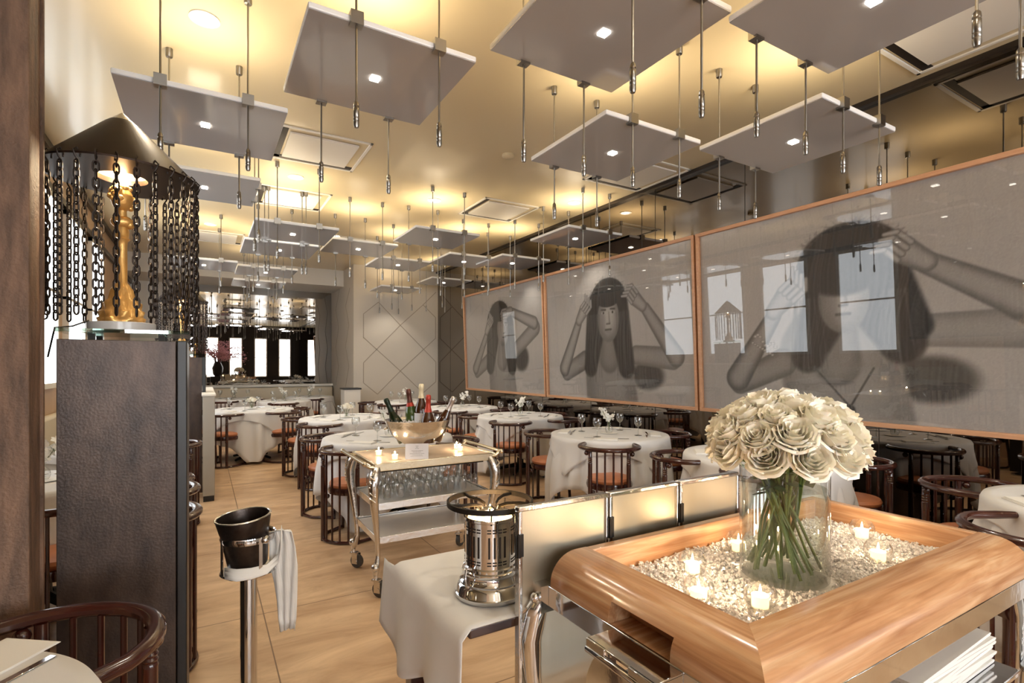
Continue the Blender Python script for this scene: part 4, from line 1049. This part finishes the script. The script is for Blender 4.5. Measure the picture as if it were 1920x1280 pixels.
# ------------------------------------------------------------------ carving trolley
def carving_trolley():
    xi, xr, yn, yf, zt, zb = .92, 2.0, .645, 1.12, .915, .825
    o = thing('carving_trolley', 'large silver legged trolley with rounded honey oak surround full of ice', 'trolley', (1.4, .88, 0)); ox, oy = 1.4, .88
    wd = .12; arcn = 9
    P = [(0, zt-.085), (0, zt), (.035, zt)]+[(.035+(wd-.035)*sin(PI/2*k/arcn), zt-.078*(1-cos(PI/2*k/arcn))) for k in range(1, arcn+1)]+[(wd, zb), (0.02, zb)]
    def prism(mb, ring0, ring1):
        n = len(ring0); mb.add(ring0+ring1, [(i, (i+1) % n, n+(i+1) % n, n+i) for i in range(n)]+[tuple(range(n))[::-1], tuple(range(n, 2*n))])
    nb = MB(); prism(nb, [(xi-q-ox, yn-q-oy, z) for q, z in P], [(xr+.03-ox, yn-q-oy, z) for q, z in P]); so_ = nb.build('near_board', M['wood_x'], o, ang=.5)
    zs = .875
    Ps = [p for p in P[:3]]+[p for p in P[3:] if p[1] >= zs]+[(.04+(wd-.04)*.74, zs), (.05, zs), (.05, zb), (.02, zb)]
    lb = MB()
    def seg(pr, y0, y1, mit=False):
        prism(lb, [(xi-q-ox, y1-oy, z) for q, z in pr], [(xi-q-ox, (y0-q if mit else y0)-oy, z) for q, z in pr])
    seg(P, .92, yf+.03); seg(Ps, .735, .92); seg(P, yn, .735, True)
    MB().box(xi-wd+.004-ox, xi-ox, .737-oy, .918-oy, zb-.004, zb+.002).build('slot_floor', M['wood_x'], o)
    lb.build('side_board', M['wood_y'], o, ang=.5)
    MB().box(xr-ox, xr+.03-ox, yn-oy, yf+.03-oy, zb, zt).build('right_board', M['wood_y'], o, bevel=.003)
    MB().box(xi-ox, xr-ox, yf-oy, yf+.03-oy, zb, zt).build('far_board', M['wood_x'], o, bevel=.003)
    MB().box(xi-ox, xr-ox, yn-oy, yf-oy, zb-.005, zb+.003).build('tray', M['shelf_grey'], o)
    x0, x1, y0, y1 = xi-wd+.006, xr+.036, yn-wd+.006, yf+.036
    rl = MB(); t = .008
    rl.box(x0-t, x1+t, y0-t, y0, zb-.05, zb+.004).box(x0-t, x1+t, y1, y1+t, zb-.05, zb+.004).box(x0-t, x0, y0, y1, zb-.05, zb+.004).box(x1, x1+t, y0, y1, zb-.05, zb+.004)
    rl.v = [(a-ox, b-oy, c) for a, b, c in rl.v]; rl.build('silver_rail', M['chrome'], o, bevel=.0015)
    for (lx, ly, sx, sy) in ((x0-.01, y1+.02, -1, 1), (x1+.012, y1+.02, 1, 1), (x0, y0, -1, -1), (x1+.015, y0+.03, 1, -1)):
        l = MB(); cabriole(l, lx-ox, ly-oy, zb-.03, .1, sx, sy*.5, .95)
        l.box(lx-.022-ox, lx+.022-ox, ly-.02-oy, ly+.02-oy, zb-.065, zb+.006); l.ball((lx-.028*1-ox, ly-oy, zb-.028), .014, 10)
        lo = l.build('leg', M['chrome'], o, ang=.9)
        castor(lx-ox+sx*.015, ly-oy+sy*.008, o, .4)
    # lower shelf
    MB().box(x0+.03-ox, x1-.0-ox, y0+.02-oy, y1-.02-oy, .525, .54).build('lower_shelf', M['chrome'], o, bevel=.003)
    # bracket with hinged plate ring on the left side
    b = MB(); X = x0-.008-ox
    b.box(X-.075, X, .70-oy, .90-oy, zb-.004, zb+.002).box(X-.078, X-.070, .70-oy, .77-oy, zb-.05, zb+.002).box(X-.078, X-.070, .84-oy, .90-oy, zb-.03, zb+.002).box(X-.073, X, .70-oy, .706-oy, zb-.05, zb)
    b.tube([(X-.074, .70-oy, zb-.022), (X-.074, .90-oy, zb-.022)], .009, 10)
    bk = b.build('plate_bracket', M['chrome'], o, bevel=.0015)
    rg = MB(); n = 40; rr0, rr1 = .065, .1
    cy_, cz_ = .80-oy, zb-.16; vs = []
    for xo in (X-.082, X-.077):
        for k, r_ in enumerate((rr0, rr1)):
            for i in range(n):
                a = 2*PI*i/n; yy = cy_+r_*cos(a)*(1.05 if k else 1); zz = cz_+r_*sin(a)
                if k and sin(a) > .35: zz = cz_+.145*min(1, sin(a)*1.2)
                vs.append((xo, yy, zz))
    F = []
    for i in range(n):
        j = (i+1) % n
        F += [(i, j, n+j, n+i), (2*n+j, 2*n+i, 3*n+i, 3*n+j), (i, 2*n+i, 2*n+j, j), (n+i, n+j, 3*n+j, 3*n+i)]
    rg.add(vs, F); rg.build('hanging_plate_ring', M['chrome'], bk, ang=.5)
    # folded metal cover screens along the far side
    for k, (a, c, zb_) in enumerate(((.725, 1.035, .12), (1.042, 1.335, .55), (1.342, 1.64, .55))):
        s = MB().box(a+.012-ox, c-.008-ox, 1.195-oy, 1.203-oy, zb_+.01, 1.032).build('cover_panel', M['champagne'], o, smooth=False)
        f = MB()
        f.box(a-ox, c-ox, 1.188-oy, 1.212-oy, 1.028, 1.042).box(a-ox, a+.012-ox, 1.188-oy, 1.212-oy, zb_, 1.03).box(c-.008-ox, c-ox, 1.188-oy, 1.212-oy, zb_, 1.03)
        f.build('panel_frame', M['silver_old'], s, bevel=.003)
        h = MB(); hz = .97
        h.tube([(a-.003-ox, 1.184-oy, hz-.06), (a-.003-ox, 1.184-oy, hz)], .006, 8).box(a-.012-ox, a+.012-ox, 1.184-oy, 1.189-oy, hz-.06, hz); h.build('hinge', M['iron'], s)
carving_trolley()
# crushed ice bed
ib = MB(); rnd = random.Random(21)
nx, ny = 60, 30
hts = lambda x, y: .842+.006*sin(9*x+2)*cos(11*y)+.004*sin(31*x+17*y)
ib.grid(lambda i, j: (.925+1.07*i/(nx-1), .65+.465*j/(ny-1), hts(.925+1.07*i/(nx-1), .65+.465*j/(ny-1))), nx, ny)
ibo = ib.build('ice_base', M['ice_bed'], None, smooth=True)
def g_(r):
    while True:
        x, y = r.uniform(.932, 1.99), r.uniform(.657, 1.108)
        if math.hypot(x-1.38, y-.86) > .122: break
    return Vector((x, y, hts(x, y)+r.uniform(.0, .01)))
il = MB(); ice_lumps(il, g_, 7500, rnd, .0035, .0085)
ico = il.build('crushed_ice', M['ice'], None, smooth=False); tag(ico, 'crushed ice filling the oak surround of the carving trolley', 'ice', kind='stuff')
ibo.parent = ico
# ------------------------------------------------------------------ glass vase and roses
vx, vy, vz = 1.38, .86, .843
vs_ = thing('glass_vase', 'tall clear cylinder vase of water standing in crushed ice', 'vase', (vx, vy, vz)); R = .112
MB().lathe([(.001, .001), (R-.004, .001), (R, .006), (R, .30), (R-.004, .302)], 56, cap=False).build('glass_cylinder', M['glass'], vs_)
MB().lathe([(R-.006, .012), (R-.006, .245), (.001, .245)], 48, cap=False).build('water', M['water'], vs_)
MB().lathe([(R+.001, .296), (R+.002, .3), (R-.003, .303), (R-.005, .299)], 56, cap=False).build('rim', M['glass_table'], vs_)
rnd = random.Random(33); heads = []
for (el, n, off) in ((88, 1, 0), (64, 5, .3), (40, 9, .1), (17, 12, .25), (-6, 11, .0)):
    for k in range(n):
        a = 2*PI*k/n+off+rnd.uniform(-.08, .08); e = math.radians(el+rnd.uniform(-4, 4)); heads.append((a, e))
for (a, e) in heads:
    Rb = .15; d = Vector((cos(a)*cos(e), sin(a)*cos(e), sin(e)))
    p = Vector((vx, vy, vz+.37))+Vector((d.x*Rb*1.0, d.y*Rb*1.0, d.z*.10-.015))
    o = thing('white_rose', 'cream white rose in the dense round bouquet of the tall glass vase', 'rose', tuple(p), 0, 'cream roses of the large bouquet')
    nrm = Vector((d.x*.9, d.y*.9, max(d.z, -.1)+.5)).normalized()
    h = link('flower_head', ROSE[rnd.randrange(3)], o); h.rotation_mode = 'QUATERNION'
    h.rotation_quaternion = (nrm.to_track_quat('Z', 'Y').to_matrix() @ Matrix.Rotation(rnd.uniform(0, 6.28), 3, 'Z')).to_quaternion()
    sc = rnd.uniform(1.12, 1.3); h.scale = (sc, sc, sc*.95)
    # stems cross in the vase neck and fan out at the bottom
    b = a+PI+rnd.uniform(-.7, .7)-.5; rb = rnd.uniform(.055, .1)
    bot = Vector((vx+rb*cos(b), vy+rb*sin(b), vz+.012+rnd.uniform(0, .03))); top = Vector((vx+.062*cos(a)*cos(e), vy+.062*sin(a)*cos(e), vz+.285))
    q1 = bot.lerp(top, .5)+Vector((rnd.uniform(-.012, .012), rnd.uniform(-.012, .012), 0))
    pts = [bot-p, bot.lerp(q1, .5)-p, q1-p, top-p, top.lerp(p, .6)-p, -nrm*.008]
    MB().tube(pts, [.0042, .0038, .0038, .0036, .0036, .004], 7).build('stem', M['stem'], o)
    if rnd.random() < .3:
        lf = MB(); c = top.lerp(q1, rnd.uniform(0, .5))-p; ra = rnd.uniform(0, 6.28); u = Vector((cos(ra), sin(ra), rnd.uniform(-.6, .1)))*.05; v = Vector((-sin(ra), cos(ra), .2))*.02
        lf.add([c, c+u*.35+v, c+u*.75+v*.8, c+u*1.1, c+u*.75-v*.8, c+u*.35-v, c+u*.5+Vector((0, 0, .004))], [(0, 1, 6), (1, 2, 6), (2, 3, 6), (3, 4, 6), (4, 5, 6), (5, 0, 6)])
        lf.build('leaf', M['leaf'], o)
# ------------------------------------------------------------------ folded napkins on the lower shelf
for k in range(9):
    mb = MB(); wd, dp, th = .155, .25, .009
    n = 10
    pr = [(-dp+.01*(k % 2)*.3, 0)]+[(dp-.006-.004*(k % 3)+.012*sin(PI*i/n), th*.5-th*.5*cos(PI*i/n)) for i in range(n+1)]+[(-dp, th)]
    def ring(x): return [(x, 0, 0)]
    a = [(p[0], -wd, p[1]) for p in pr]; b = [(p[0], wd, p[1]) for p in pr]; m_ = len(pr)
    mb.add(a+b, [(i, (i+1) % m_, m_+(i+1) % m_, m_+i) for i in range(m_)]+[tuple(range(m_))[::-1], tuple(range(m_, 2*m_))])
    c = mb.build('folded_napkin', M['napkin'], None, ang=1.0); c.location = (1.765+.003*math.sin(k*2), .76, .542+k*.0098); c.rotation_euler = (0, 0, .03*math.sin(k*1.7))
    tag(c, 'folded white napkin in the stack below the oak surround, '+('topmost' if k == 8 else 'level %s from the bottom' % ('one', 'two', 'three', 'four', 'five', 'six', 'seven', 'eight')[k]), 'napkin', 'stacked napkins on the trolley shelf')
